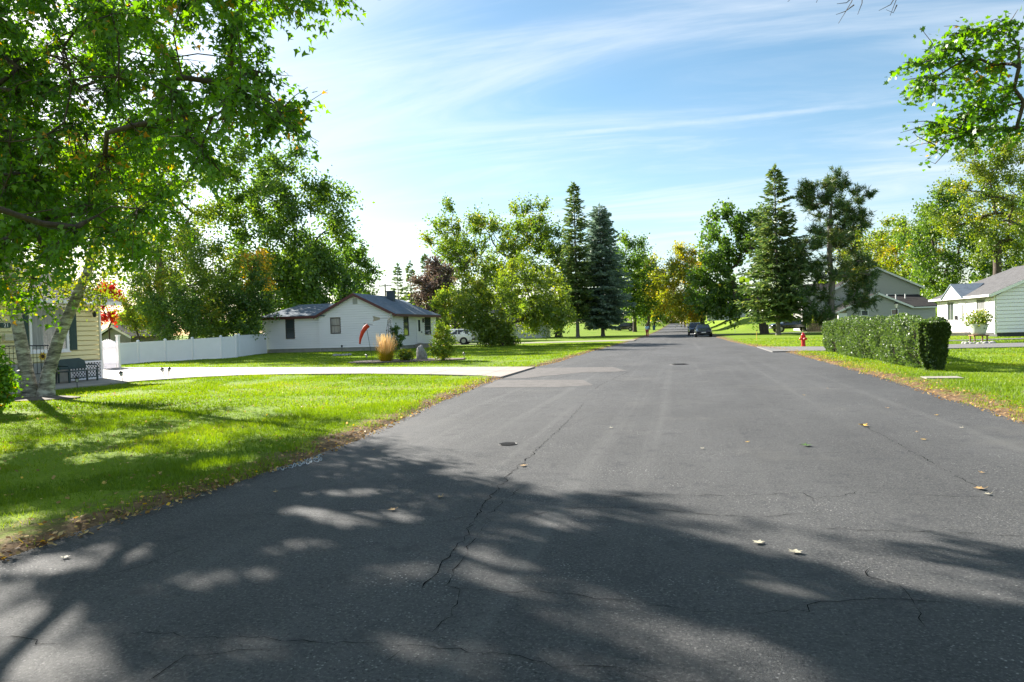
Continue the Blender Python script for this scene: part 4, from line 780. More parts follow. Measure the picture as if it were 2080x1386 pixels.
def white_house():
    t = root('white_house', (-28, 60, 0), 'white clapboard bungalow with maroon trimmed blue-grey roof beyond the driveway', 'house')
    SD = mat('weathered_white_siding', (0.87, 0.84, 0.88), 0.6, noise=0.04, nscale=0.7, stretch=(0.4, 1, 1)); MAR = mat('maroon_trim', (0.11, 0.035, 0.035), 0.5); BRN = mat('brown_window_frame', (0.07, 0.055, 0.05), 0.5); FND = mat('block_foundation', (0.27, 0.26, 0.24), 0.9, noise=0.2, nscale=2)
    XL, XM, XR, YS, YN, ZF, ZE = -37.5, -31.6, -24.5, 55.4, 66.3, 0.34, 3.2; XP = -28.0; ZP = 4.98
    MB().box(XM, XR - 0.07, YS + 0.07, YN, -0.3, 3.18).build('wall', SD, t); MB().box(XL, XM, YS + 0.27, YN - 2, -0.4, 3.2).build('extension_wall', SD, t)
    MB().prism([(XM, YS + 0.07, 3.18), (XR - 0.07, YS + 0.07, 3.18), (XP, YS + 0.07, ZP - 0.08)], (0, YN - YS - 0.1, 0)).build('attic', SD, t)
    s = Wall((XM, YS), (1, 0), (0, -1)); Wd = XR - XM
    pk = XP - XM
    s.siding(SD, t, board_rows(lambda z: 0 if z < ZE else (z - ZE) / (ZP - ZE) * pk, lambda z: Wd if z < ZE else Wd - (z - ZE) / (ZP - ZE) * (Wd - pk), ZF, ZP - 0.05, 0.21, [(1.15, 2.15, 1.62, 3.06), (3.4, 3.86, 4.2, 4.72)]))
    e = Wall((XL, YS + 0.2), (1, 0), (0, -1)); e.siding(SD, t, board_rows(lambda z: 0, lambda z: XM - XL, ZF - 0.0, 3.25, 0.21, [(2.42, 3.34, 1.28, 3.08)]))
    f = Wall((XR, YS), (0, 1), (1, 0)); f.siding(SD, t, board_rows(lambda z: 0, lambda z: YN - YS, ZF, 3.18, 0.21, [(2.45, 3.6, 1.26, 3.02), (5.45, 6.95, 0.5, 2.95), (7.7, 9.3, 1.26, 3.02)]))
    s.window(t, 1.15, 2.15, 1.62, 3.06, BRN, GLASS_PALE, sill=False); e.window(t, 2.42, 3.34, 1.28, 3.08, BRN, GLASS, sill=False); f.window(t, 2.45, 3.6, 1.26, 3.02, BRN, GLASS, sill=False); f.window(t, 7.7, 9.3, 1.26, 3.02, BRN, GLASS, sill=False)
    mb = MB(); [s.bx(mb, 3.4, 3.86, 4.2 + 0.085 * i, 4.26 + 0.085 * i, 0, 0.03) for i in range(6)]; mb.build('vent', mat('vent_grey', (0.4, 0.4, 0.4), 0.6), t)
    d = bpy.data.objects.new('door', None); C.objects.link(d); d.parent = t; mb = MB(); f.bx(mb, 5.5, 6.9, 0.5, 2.92, 0, 0.04); mb.build('leaf', WHITE, d); mb = MB(); f.bx(mb, 5.95, 6.45, 1.6, 2.7, 0.04, 0.05); mb.build('pane', GLASS, d); mb = MB(); f.bx(mb, 6.7, 6.78, 1.45, 1.6, 0.04, 0.1); mb.build('handle', BRN, d)
    mb = MB(); f.bx(mb, 7.1, 7.35, 2.45, 2.85, 0, 0.14); mb.build('porch_lamp', BRN, t); MB().box(XR, XR + 1.4, YS + 5, YS + 7.4, -0.1, 0.42).build('step', CONCRETE, t)
    for k, (x0, x1) in enumerate(((XL, XM), (XM, XR))): MB().box(x0 + 0.03, x1 - 0.03, YS + (0.24 if k == 0 else 0.04), YS + 0.5, -0.4, ZF + 0.02).build('foundation', FND, t)
    MB().box(XR - 0.5, XR - 0.03, YS + 0.06, YN - 0.05, -0.3, ZF + 0.02).build('foundation', FND, t); MB().box(-26.1, -25.5, YS - 0.01, YS + 0.05, -0.1, 0.3).build('foundation_vent', mat('dark_vent', (0.04, 0.04, 0.04), 0.8), t)
    # main roof: gable to the front wall, hipped at the far end; extension roof hipped left
    R = []; oh = 0.35; z0 = ZE - 0.12; mb = MB(); sl_ = (ZP - ZE) / (XR - XP); rz_ = ZP + 0.05
    a = (XR + oh + 0.1, YS - oh, z0); b = (XR + oh + 0.1, YN + oh, z0); c = (XP, YN - 3.4, rz_); dd = (XP, YS - oh, rz_)
    mb.prism([a, b, c, dd], (0, 0, 0.11)); aL = (XM - oh, YS - oh, z0); bL = (XM - oh, YN + oh, z0); mb.prism([bL, aL, dd, c], (0, 0, 0.11)); mb.prism([b, bL, c], (0, 0, 0.11)); rf = mb.build('roof', ROOF_BLUE, t)
    shingle_rows(rf, (XR + oh + .1, YS - oh, z0 + .115), (XR + oh + .1, YN + oh, z0 + .115), (XP, YN - 3.4, rz_ + .115), (XP, YS - oh, rz_ + .115), 22, ROOF_BLUE, 0.02)
    mb = MB(); ex0, ex1, ey0, ey1 = XL - 0.3, XM + 0.6, YS - 0.1, YN - 1.6; ry = (ey0 + ey1) / 2; zr = 4.45
    mb.prism([(ex0, ey0, 3.2), (ex1, ey0, 3.2), (ex1 + 2.2, ry, zr), (ex0 + 1.6, ry, zr)], (0, 0, 0.1)); mb.prism([(ex0, ey1, 3.2), (ex0, ey0, 3.2), (ex0 + 1.6, ry, zr)], (0, 0, 0.1)); mb.prism([(ex1, ey1, 3.2), (ex0, ey1, 3.2), (ex0 + 1.6, ry, zr), (ex1 + 2.2, ry, zr)], (0, 0, 0.1)); er = mb.build('extension_roof', ROOF_BLUE, t)
    shingle_rows(er, (ex0, ey0, 3.305), (ex1, ey0, 3.305), (ex1 + 2.2, ry, zr + .105), (ex0 + 1.6, ry, zr + .105), 18, ROOF_BLUE, 0.02)
    mb = MB(); y = YS - oh - 0.03
    mb.prism([(XM - oh, y, z0 - 0.12), (XP, y, rz_ - 0.12), (XP, y, rz_ + 0.13), (XM - oh, y, z0 + 0.12)], (0, 0.03, 0)); mb.prism([(XP, y, rz_ - 0.12), (XR + oh + .1, y, z0 - 0.12), (XR + oh + .1, y, z0 + 0.12), (XP, y, rz_ + 0.13)], (0, 0.03, 0)); mb.build('rake_board', MAR, t)
    MB().box(XR + oh + 0.1, XR + oh + 0.13, YS - oh, YN + oh, z0 - 0.12, z0 + 0.1).build('fascia', MAR, t); MB().box(ex0, XM - oh - 0.02, ey0 - 0.03, ey0, 3.06, 3.3).build('fascia', MAR, t); MB().box(ex0 - 0.03, ex0, ey0, ey1, 3.06, 3.3).build('fascia', MAR, t)
    MB().poly([(XR, YS - oh, z0 - 0.02), (XR + oh + .1, YS - oh, z0 - 0.02), (XR + oh + .1, YN + oh, z0 - 0.02), (XR, YN + oh, z0 - 0.02)]).build('soffit', TRIM, t)
    mb = MB(); mb.box(-27.4, -26.75, 60.8, 61.4, 4.3, 5.5); mb.box(-27.46, -26.69, 60.74, 61.46, 5.5, 5.58); mb.build('chimney', mat('dark_chimney', (0.06, 0.075, 0.10), 0.7, noise=0.2), rf)
white_house()

def right_house():
    t = root('white_house', (24, 58, 0), 'bright white bungalow with small entrance gable at the right edge', 'house')
    SD = mat('white_siding_clean', (0.88, 0.84, 0.88), 0.5, noise=0.02); DK = mat('dark_window_frame', (0.30, 0.30, 0.29), 0.5)
    X0, Y0, Y1, ZE = 20.8, 53.0, 63.9, 2.85
    core = MB().box(X0 + 0.07, X0 + 9, Y0 + 0.07, Y1, 0.2, ZE).build('wall', SD, t)
    f = Wall((X0, Y1), (0, -1), (-1, 0)); Lf = Y1 - Y0
    f.siding(SD, core, board_rows(lambda z: 0.15, lambda z: Lf - 0.15, 0.28, 2.75, 0.2, [(2.2, 3.5, 1.15, 2.58), (4.2, 5.9, 0.28, 2.66), (7.8, 9.2, 1.2, 2.68)]), each=True)
    mb = MB(); f.bx(mb, 0, 0.15, 0.2, 2.75, 0, 0.03); f.bx(mb, Lf - 0.15, Lf, 0.2, 2.75, 0, 0.03); mb.build('corner_board', TRIM, t)
    s = Wall((X0, Y0), (1, 0), (0, -1)); XP = X0 + 4.6; ZP = 5.0
    s.siding(SD, core, board_rows(lambda z: 0 if z < ZE else (z - ZE) / (ZP - ZE) * 4.6, lambda z: 9.0 if z < ZE else 9.0 - (z - ZE) / (ZP - ZE) * 4.4, 0.28, ZP - 0.1, 0.25, [(1.72, 2.7, 1.66, 2.2)]), each=True)
    MB().prism([(X0 + 0.07, Y0 + 0.07, ZE), (X0 + 9, Y0 + 0.07, ZE), (XP, Y0 + 0.07, ZP - 0.05)], (0, 0.1, 0)).build('gable', SD, t)
    f.window(t, 2.2, 3.5, 1.15, 2.58, DK, GLASS, mid=False, vert=True); f.window(t, 7.8, 9.2, 1.2, 2.68, DK, GLASS_PALE); s.window(t, 1.72, 2.7, 1.66, 2.2, TRIM, GLASS, mid=False)
    for u0, u1 in ((1.75, 2.18), (3.52, 3.95), (7.32, 7.75), (9.25, 9.68)): mb = MB(); f.bx(mb, u0, u1, 1.15, 2.62, 0.0, 0.04); mb.build('shutter', TRIM, t)
    d = bpy.data.objects.new('door', None); C.objects.link(d); d.parent = t; mb = MB(); f.bx(mb, 4.3, 5.75, 0.3, 2.6, 0, 0.04); mb.build('leaf', WHITE, d); mb = MB(); f.bx(mb, 5.0, 5.5, 1.1, 2.35, 0.04, 0.05); mb.build('pane', GLASS_PALE, d)
    mb = MB(); f.bx(mb, 4.05, 4.25, 1.2, 1.55, 0.02, 0.2); mb.build('letter_box', mat('black_box', (0.03, 0.03, 0.03), 0.5), t)
    MB().box(X0 - 1.6, X0, 56.8, 60.6, -0.05, 0.27).build('step', CONCRETE, t); MB().box(X0 + 0.03, X0 + 9, Y0 + 0.05, Y0 + 0.4, -0.1, 0.28).build('foundation', mat('dark_foundation', (0.07, 0.07, 0.07), 0.9), t); MB().box(X0 + 0.04, X0 + 0.4, Y0 + 0.4, Y1, -0.1, 0.28).build('foundation', mat('dark_foundation', (0.07, 0.07, 0.07), 0.9), t)
    mb = MB(); z0 = ZE - 0.02; a = (X0 - 0.45, Y0 - 0.3, z0); b = (X0 - 0.45, Y1 + 0.4, z0); c = (XP, Y1 - 2.6, ZP + 0.08); dd = (XP, Y0 - 0.3, ZP + 0.08)
    mb.prism([b, a, dd, c], (0, 0, 0.11)); a2 = (X0 + 9.4, Y0 - 0.3, z0); b2 = (X0 + 9.4, Y1 + 0.4, z0); mb.prism([a2, b2, c, dd], (0, 0, 0.11)); mb.prism([b2, b, c], (0, 0, 0.11)); rf = mb.build('roof', ROOF_GREY, t)
    shingle_rows(rf, (X0 - .45, Y1 + .4, z0 + .112), (X0 - .45, Y0 - .3, z0 + .112), (XP, Y0 - .3, ZP + .2), (XP, Y1 - 2.6, ZP + .2), 22, ROOF_GREY, 0.02)
    MB().box(X0 - 0.58, X0 - 0.452, Y0 - 0.3, Y1 + 0.42, z0 - 0.06, z0 + 0.09).build('gutter', TRIM, t); MB().tube([(X0 - 0.08, Y0 + 0.06, 2.75), (X0 - 0.08, Y0 + 0.06, 0.2)], 0.045, 8).build('downspout', TRIM, t)
    mb = MB(); mb.prism([(X0 - 0.45, Y0 - 0.32, z0 - 0.1), (XP, Y0 - 0.32, ZP - 0.02), (XP, Y0 - 0.32, ZP + 0.2), (X0 - 0.45, Y0 - 0.32, z0 + 0.11)], (0, 0.03, 0)); mb.build('rake_board', TRIM, t)
    # little entrance gable
    y0, y1, yp, zb, zp = 57.1, 61.1, 59.1, 2.82, 3.85
    eg = bpy.data.objects.new('entrance_gable', None); C.objects.link(eg); eg.parent = t
    MB().prism([(X0 - 0.62, y0, zb), (X0 - 0.62, yp, zp), (X0 - 0.62, y1, zb)], (0.06, 0, 0)).build('gable_face', TRIM, eg)
    mb = MB(); mb.prism([(X0 - 0.7, y0 - 0.12, zb - 0.02), (X0 - 0.7, yp, zp + 0.04), (X0 + 1.6, yp, zp + 0.04), (X0 - 0.3, y0 - 0.12, zb - 0.02)], (0, 0, 0.08)); mb.prism([(X0 - 0.7, yp, zp + 0.04), (X0 - 0.7, y1 + 0.12, zb - 0.02), (X0 - 0.3, y1 + 0.12, zb - 0.02), (X0 + 1.6, yp, zp + 0.04)], (0, 0, 0.08)); mb.build('gable_roof', ROOF_BLUE, eg)
    mb = MB(); mb.box(X0 + 2.9, X0 + 3.6, 54.6, 55.3, 3.9, 5.2); mb.box(X0 + 2.85, X0 + 3.65, 54.55, 55.35, 5.2, 5.28); mb.build('chimney', mat('dark_chimney', (0.06, 0.075, 0.10), 0.7), rf)
right_house()

def grey_house():
    t = root('grey_house', (23, 92, 0), 'grey-green two-level house with dark brown roof behind the hedge', 'house')
    SD = mat('grey_green_siding', (0.46, 0.455, 0.42), 0.6, noise=0.04); Y = 88.0; XL, XR, XE, XP = 19.0, 25.7, 28.4, 22.4; ZE, ZP = 2.62, 4.3
    MB().box(XL, XE, Y + 0.07, 97, -0.2, ZE).build('wall', SD, t); s = Wall((XL, Y), (1, 0), (0, -1)); pk = XP - XL; Wd = XR - XL
    s.siding(SD, t, board_rows(lambda z: 0 if z < ZE else (z - ZE) / (ZP - ZE) * pk, lambda z: XE - XL if z < ZE else Wd - (z - ZE) / (ZP - ZE) * (Wd - pk), 0.1, ZP - 0.05, 0.17, [(1.55, 2.35, 1.2, 2.5), (4.75, 5.55, 1.2, 2.5)]))
    MB().prism([(XL, Y + 0.07, ZE), (XR, Y + 0.07, ZE), (XP, Y + 0.07, ZP - 0.06)], (0, 8, 0)).build('gable', SD, t)
    s.window(t, 1.55, 2.35, 1.2, 2.5, TRIM, GLASS, fw=0.08); s.window(t, 4.75, 5.55, 1.2, 2.5, TRIM, GLASS, fw=0.08)
    mb = MB(); oh = 0.35; mb.prism([(XL - oh - 1.0, Y - oh, ZE - 0.45), (XP, Y - oh, ZP + 0.05), (XP, 96.5, ZP + 0.05), (XL - oh - 1.0, 96.5, ZE - 0.45)], (0, 0, 0.12)); mb.prism([(XP, Y - oh, ZP + 0.05), (XR + oh, Y - oh, ZE - 0.02), (XE + oh, Y - oh + 2.5, ZE + 0.25), (XE + oh, 96.5, ZE + 0.25), (XP, 96.5, ZP + 0.05)], (0, 0, 0.12)); mb.prism([(XR - 0.1, Y - oh + 0.05, ZE + 0.02), (XE + oh, Y - oh + 0.05, ZE + 0.02), (XE + oh, 95, ZE + 1.6), (XP + 0.5, 95, ZP)], (0, 0, 0.1))
    rf = mb.build('roof', ROOF_DARK, t); y = Y - oh - 0.03
    mb = MB(); mb.prism([(XL - oh - 1.0, y, ZE - 0.55), (XP, y, ZP - 0.06), (XP, y, ZP + 0.18), (XL - oh - 1.0, y, ZE - 0.33)], (0, 0.028, 0)); mb.prism([(XP, y, ZP - 0.06), (XR + oh, y, ZE - 0.13), (XR + oh, y, ZE + 0.1), (XP, y, ZP + 0.18)], (0, 0.028, 0)); mb.build('rake_board', TRIM, t)
    MB().box(XR + 0.4, XE + 0.4, Y - 0.36, Y - 0.28, ZE - 0.1, ZE + 0.04).build('gutter', TRIM, t)
    for x, yy in ((24.2, 91), (25.4, 92), (26.6, 92.6)): MB().tube([(x, yy, 3.2), (x, yy, 4.35)], 0.07, 8).build('roof_vent', TRIM, rf)
    MB().tube([(21.0 + 1.05, Y - 0.05, 3.9), (21.0 + 1.05, Y - 0.05, 2.5)], 0.02, 5).build('cable', mat('black_box', (0.03, 0.03, 0.03), 0.5), t)
    # the taller block behind, its gable turned to the street
    Y2 = 97.2; x0, x1, xp, ze, zp = 15.6, 29.6, 24.6, 5.3, 7.9
    MB().box(x0, x1, Y2 + 0.07, 105, -0.2, ze).build('upper_wall', SD, t); w = Wall((x0, Y2), (1, 0), (0, -1)); pk2 = xp - x0
    w.siding(SD, t, board_rows(lambda z: 0 if z < ze else 4.0 + (z - ze) / (zp - ze) * (pk2 - 4.0), lambda z: x1 - x0 if z < ze else (x1 - x0) - (z - ze) / (zp - ze) * (x1 - x0 - pk2), 0.3, zp - 0.06, 0.2, []))
    MB().prism([(x0 + 4, Y2 + 0.02, ze), (x1, Y2 + 0.02, ze), (xp, Y2 + 0.02, zp - 0.05)], (0, 7, 0)).build('upper_gable', SD, t)
    mb = MB(); mb.prism([(x0 + 3.6, Y2 - 0.4, ze - 0.05), (xp, Y2 - 0.4, zp + 0.05), (xp, 105, zp + 0.05), (x0 + 3.6, 105, ze - 0.05)], (0, 0, 0.12)); mb.prism([(xp, Y2 - 0.4, zp + 0.05), (x1 + 0.5, Y2 - 0.4, ze - 0.2), (x1 + 0.5, 105, ze - 0.2), (xp, 105, zp + 0.05)], (0, 0, 0.12)); mb.prism([(x0 - 0.3, Y2 - 0.4, ze - 0.1), (x0 + 4, Y2 - 0.4, ze - 0.1), (x0 + 4, 100, ze + 1.0), (x0 - 0.3, 100, ze + 1.0)], (0, 0, 0.1)); mb.build('upper_roof', ROOF_DARK, t)
    mb = MB(); y = Y2 - 0.43; mb.prism([(x0 + 3.6, y, ze - 0.15), (xp, y, zp - 0.05), (xp, y, zp + 0.2), (x0 + 3.6, y, ze + 0.1)], (0, 0.028, 0)); mb.prism([(xp, y, zp - 0.05), (x1 + 0.5, y, ze - 0.3), (x1 + 0.5, y, ze - 0.02), (xp, y, zp + 0.2)], (0, 0.028, 0)); mb.box(x0 - 0.3, x0 + 3.6, y, y + 0.028, ze - 0.15, ze + 0.06); mb.build('upper_rake_board', TRIM, t)
    MB().box(18.0, 18.95, 87.6, 88.0, -0.1, 2.2).build('porch_wall', TRIM, t)
grey_house()

def simple_house(name, label, cx, cy, w, l, h, rise, wallm, roofm, ridge_x=True, windows=(), cat='house', z=None):
    z = float(gz(cx, cy)) if z is None else z; t = root(name, (cx, cy, z), label, cat); x0, x1, y0, y1 = cx - w / 2, cx + w / 2, cy - l / 2, cy + l / 2
    MB().box(x0, x1, y0, y1, z - 0.3, z + h).build('wall', wallm, t); mb = MB(); o = 0.35
    s = Wall((x0, y0 - 0.01), (1, 0), (0, -1)); s.siding(wallm, t, board_rows(lambda q: 0, lambda q: w, z + 0.1, z + h, 0.2, [(a, b, z + c, z + d) for a, b, c, d in windows]))
    if ridge_x:
        mb.prism([(x0 - o, y0 - o, z + h - 0.1), (x1 + o, y0 - o, z + h - 0.1), (x1 + o, cy, z + h + rise), (x0 - o, cy, z + h + rise)], (0, 0, 0.12)); mb.prism([(x1 + o, y1 + o, z + h - 0.1), (x0 - o, y1 + o, z + h - 0.1), (x0 - o, cy, z + h + rise), (x1 + o, cy, z + h + rise)], (0, 0, 0.12))
        [MB().prism([(x, y0, z + h), (x, y1, z + h), (x, cy, z + h + rise - 0.1)], (0.05, 0, 0)).build('gable', wallm, t) for x in (x0, x1 - 0.05)]
    else:
        mb.prism([(x0 - o, y0 - o, z + h - 0.1), (cx, y0 - o, z + h + rise), (cx, y1 + o, z + h + rise), (x0 - o, y1 + o, z + h - 0.1)], (0, 0, 0.12)); mb.prism([(cx, y0 - o, z + h + rise), (x1 + o, y0 - o, z + h - 0.1), (x1 + o, y1 + o, z + h - 0.1), (cx, y1 + o, z + h + rise)], (0, 0, 0.12))
        [MB().prism([(x0, y, z + h), (x1, y, z + h), (cx, y, z + h + rise - 0.1)], (0, 0.05, 0)).build('gable', wallm, t) for y in (y0 - 0.02, y1 - 0.05)]
        r_ = MB(); r_.prism([(x0 - o, y0 - o - 0.03, z + h - 0.2), (cx, y0 - o - 0.03, z + h + rise - 0.1), (cx, y0 - o - 0.03, z + h + rise + 0.12), (x0 - o, y0 - o - 0.03, z + h)], (0, 0.025, 0)); r_.prism([(cx, y0 - o - 0.03, z + h + rise - 0.1), (x1 + o, y0 - o - 0.03, z + h - 0.2), (x1 + o, y0 - o - 0.03, z + h), (cx, y0 - o - 0.03, z + h + rise + 0.12)], (0, 0.025, 0)); r_.build('rake_board', TRIM, t)
    mb.build('roof', roofm, t)
    for a, b, c, d in windows: s.window(t, a, b, z + c, z + d, TRIM, GLASS, fw=0.09, sill=False)
    return t
p = spot(972, 82); simple_house('garage', 'small olive-green garage behind the crabapple', p[0] + 0.9, p[1] + 3, 4.6, 6, 2.5, 1.35, mat('olive_siding', (0.33, 0.36, 0.25), 0.6, noise=0.04), ROOF_GREY, False, [(1.4, 2.5, 1.7, 2.25)], 'garage')
p = spot(1083, 104); simple_house('far_garage', 'white garage with pale roof seen behind the crabapple trunk', p[0] - 1, p[1] + 3, 5, 7, 1.9, 1.3, mat('far_white', (0.62, 0.62, 0.6), 0.6), ROOF_GREY, True, [(2.2, 3.2, 0.9, 1.6)], 'garage')
p = spot(245, 60); simple_house('shed', 'weathered grey shed with gable behind the gate', p[0] - 0.6, p[1] + 2, 3.4, 4, 1.9, 0.95, mat('weathered_shed', (0.26, 0.25, 0.22), 0.8, noise=0.15, nscale=3), ROOF_GREY, False, [(1.3, 1.9, 0.8, 1.35)], 'shed')
p = spot(1488, 150); simple_house('far_house', 'distant white house glimpsed under the ash branches', p[0], p[1] + 4, 10, 8, 2.4, 1.5, mat('far_white', (0.62, 0.62, 0.6), 0.6), ROOF_GREY, True, [(1.5, 2.8, 0.9, 2.0), (5.5, 7, 0.9, 2.0)])

# ------------------------------------------------------------------ vinyl fence and gate
def vinyl_fence():
    pxp = [(235, 741, 1.42), (282, 738, 1.46), (337, 735, 1.50), (392, 732, 1.55), (450, 729, 1.62), (480, 727, 1.67), (503, 725, 1.72), (531, 722.5, 1.76)]
    P = [(*on_ground(x, y, 0.0)[:2], h) for x, y, h in pxp]; P[-1] = (-37.0, 55.3, 1.8); P[-2] = ((P[-2][0] + -35.0) / 2, P[-2][1], P[-2][2])
    t = root('vinyl_fence', (P[0][0], P[0][1], 0), 'long white vinyl privacy fence from the gate to the white house', 'fence'); post = None
    for i, (x, y, h) in enumerate(P):
        MB().box(x - 0.065, x + 0.065, y - 0.065, y + 0.065, -0.1, h + 0.06).build('post', WHITE, t); MB().hexa([(x - 0.09, y - 0.09, h + 0.06), (x + 0.09, y - 0.09, h + 0.06), (x + 0.09, y + 0.09, h + 0.06), (x - 0.09, y + 0.09, h + 0.06), (x - 0.02, y - 0.02, h + 0.15), (x + 0.02, y - 0.02, h + 0.15), (x + 0.02, y + 0.02, h + 0.15), (x - 0.02, y + 0.02, h + 0.15)]).build('post_cap', WHITE, t)
        if i < len(P) - 1:
            x2, y2, h2 = P[i + 1]; d = np.array([x2 - x, y2 - y]); L = np.linalg.norm(d); d /= L; n = np.array([d[1], -d[0]])
            def q(u, z, m): return (x + d[0] * u + n[0] * m, y + d[1] * u + n[1] * m, z)
            def bar(u0, u1, z00, z01, z10, z11, m): return MB().hexa([q(u0, z00, -m), q(u1, z10, -m), q(u1, z10, m), q(u0, z00, m), q(u0, z01, -m), q(u1, z11, -m), q(u1, z11, m), q(u0, z01, m)])
            u0, u1 = 0.065, L - 0.065; pn = bar(u0, u1, 0.08, h - 0.1, 0.08, h2 - 0.1, 0.018).build('panel', WHITE, t)
            bar(u0, u1, h - 0.1, h, h2 - 0.1, h2, 0.032).build('rail', WHITE, pn); bar(u0, u1, 0.0, 0.1, 0.0, 0.1, 0.032).build('rail', WHITE, pn)
            for k in range(1, int((u1 - u0) / 0.3)): uu = u0 + k * 0.3; hh = h + (h2 - h) * uu / L; bar(uu - 0.008, uu + 0.008, 0.1, hh - 0.1, 0.1, hh - 0.1, 0.021).build('seam', WHITE, pn)
    g0 = np.array([P[0][0], P[0][1]]) + [0.25, -0.3]; g1 = np.array([-23.75, 24.2]); d = (g1 - g0); L = np.linalg.norm(d); d /= L
    gate = root('picket_gate', (g0[0], g0[1], 0), 'white arched picket gate between yellow house and vinyl fence', 'gate'); gw = 1.25
    pz = at_depth(234, 700, project((P[0][0], P[0][1], 1))[2])
    GX = [on_ground(208 + 26 * i / 7, 752 - 3 * i / 7, 0.0) for i in range(8)]
    for i, p_ in enumerate(GX):
        h = 1.55 + 0.16 * math.sin(math.pi * i / 7); MB().prism([(p_[0] - 0.05, p_[1] - 0.05, 0.05), (p_[0] + 0.05, p_[1] + 0.05, 0.05), (p_[0] + 0.05, p_[1] + 0.05, h - 0.05), (p_[0], p_[1], h), (p_[0] - 0.05, p_[1] - 0.05, h - 0.05)], (0.025, -0.02, 0)).build('picket', WHITE, gate)
    for z in (0.3, 1.2): MB().tube([tuple(GX[0] + [0, 0, z]), tuple(GX[-1] + [0, 0, z])], 0.035, 4).build('rail', WHITE, gate)
    x, y = GX[-1][:2] + [0.12, 0.15]; MB().box(x - 0.075, x + 0.075, y - 0.075, y + 0.075, -0.1, 1.85).build('post', WHITE, gate); MB().box(x - 0.1, x + 0.1, y - 0.1, y + 0.1, 1.85, 1.93).build('post_cap', WHITE, gate)
vinyl_fence()

# ------------------------------------------------------------------ garden and street objects
BLACK = mat('black_metal', (0.018, 0.018, 0.02), 0.45, metal=0.2); STEEL = mat('galvanised', (0.42, 0.42, 0.41), 0.45, metal=0.6); LAMPGLASS = mat('lamp_glass', (0.55, 0.55, 0.5), 0.2)
def garden_bench():
    BG = mat('bench_teal', (0.035, 0.065, 0.07), 0.5, noise=0.15); b = np.array([-22.75, 21.75, 0.055]); t = root('garden_bench', tuple(b), 'dark teal garden bench against the yellow house', 'bench')
    y0, y1 = 20.95, 22.35; xb, xf = -23.05, -22.5
    for i in range(5): x = xf - i * 0.115; MB().box(x - 0.1, x, y0, y1, 0.46, 0.49).build('seat_slat', BG, t)
    pts = [(y0 + 0.05, 0.55), (y0 + 0.05, 0.82), (y0 + 0.22, 0.95), (y1 - 0.35, 0.97), (y1 - 0.12, 0.86), (y1 - 0.05, 0.55)]
    MB().prism([(xb - 0.10 * (z - 0.5), y, z) for y, z in pts], (0.035, 0, 0)).build('backrest', BG, t, bevel=0.01)
    for y in (y0 + 0.04, y1 - 0.08):
        for x in (xb, xf - 0.06): MB().box(x, x + 0.05, y, y + 0.05, 0.055, 0.46).build('leg', BG, t)
        MB().tube([(xb, y + 0.02, 0.7), (xf - 0.05, y + 0.02, 0.68), (xf, y + 0.02, 0.62), (xf - 0.02, y + 0.02, 0.48)], 0.025, 6).build('armrest', BG, t)
    MB().box(xf - 0.05, xf - 0.02, y0 + 0.1, y1 - 0.1, 0.2, 0.24).build('stretcher', BG, t)
garden_bench()
def path_light(px, py, label, tilt=0.0, h=0.42):
    p = GP(px, py); t = root('path_light', p, label, 'garden light', 'solar path lights'); t.rotation_euler = (0, tilt, 0)
    MB().tube([(0, 0, -0.05), (0, 0, h - 0.12)], 0.010, 6).build('stake', BLACK, t, local=True); MB().lathe([(0.03, h - 0.13), (0.045, h - 0.12), (0.055, h - 0.03), (0.05, h - 0.02)], 10).build('lens', LAMPGLASS, t, local=True)
    mb = MB()
    for k in range(4): a = k * math.pi / 2; mb.tube([(0.05 * math.cos(a), 0.05 * math.sin(a), h - 0.13), (0.06 * math.cos(a), 0.06 * math.sin(a), h - 0.02)], 0.006, 4)
    mb.build('cage', BLACK, t, local=True); MB().lathe([(0.085, h - 0.025), (0.075, h), (0.03, h + 0.04), (0.012, h + 0.06)], 10).build('cap', BLACK, t, local=True)
path_light(251, 779, 'tilted black path light alone at the driveway edge', -0.25); path_light(335, 769, 'left one of the crossed pair of path lights by the driveway', -0.3); path_light(341, 769, 'right one of the crossed pair of path lights by the driveway', 0.2)
path_light(157, 790, 'dark path light in the shade near the birch', 0.0, 0.36); path_light(745, 737, 'small path light left of the windsock pole', 0.0); path_light(943, 731, 'small path light at the right end of the flower bed', 0.0, 0.36)
def windsock():
    p = np.array(GP(758, 738)); d = project(p)[2]; t = root('windsock', tuple(p), 'red fish-shaped windsock hanging from a thin bent pole', 'windsock'); top = at_depth(745, 669, d); arm = at_depth(739, 658, d); tip = at_depth(757, 660, d)
    MB().tube([p - [0, 0, 0.1], p * 0.4 + top * 0.6, top, at_depth(742, 662, d), arm, tip], 0.012, 6).build('pole', BLACK, t)
    c = [at_depth(748, 661, d), at_depth(742, 666, d), at_depth(736, 676, d), at_depth(732, 688, d), at_depth(731, 697, d)]
    MB().tube(c, [0.11, 0.125, 0.105, 0.07, 0.045], 12, cap=False).build('sock', mat('windsock_red', (0.42, 0.012, 0.012), 0.6, col2=(0.50, 0.06, 0.015), nscale=9), t, smooth=True)
    MB().tube([c[-1], c[-1] + [0, 0, -0.06]], [0.055, 0.05], 12, cap=False).build('tail', mat('windsock_tail', (0.30, 0.10, 0.08), 0.7), t)
windsock()
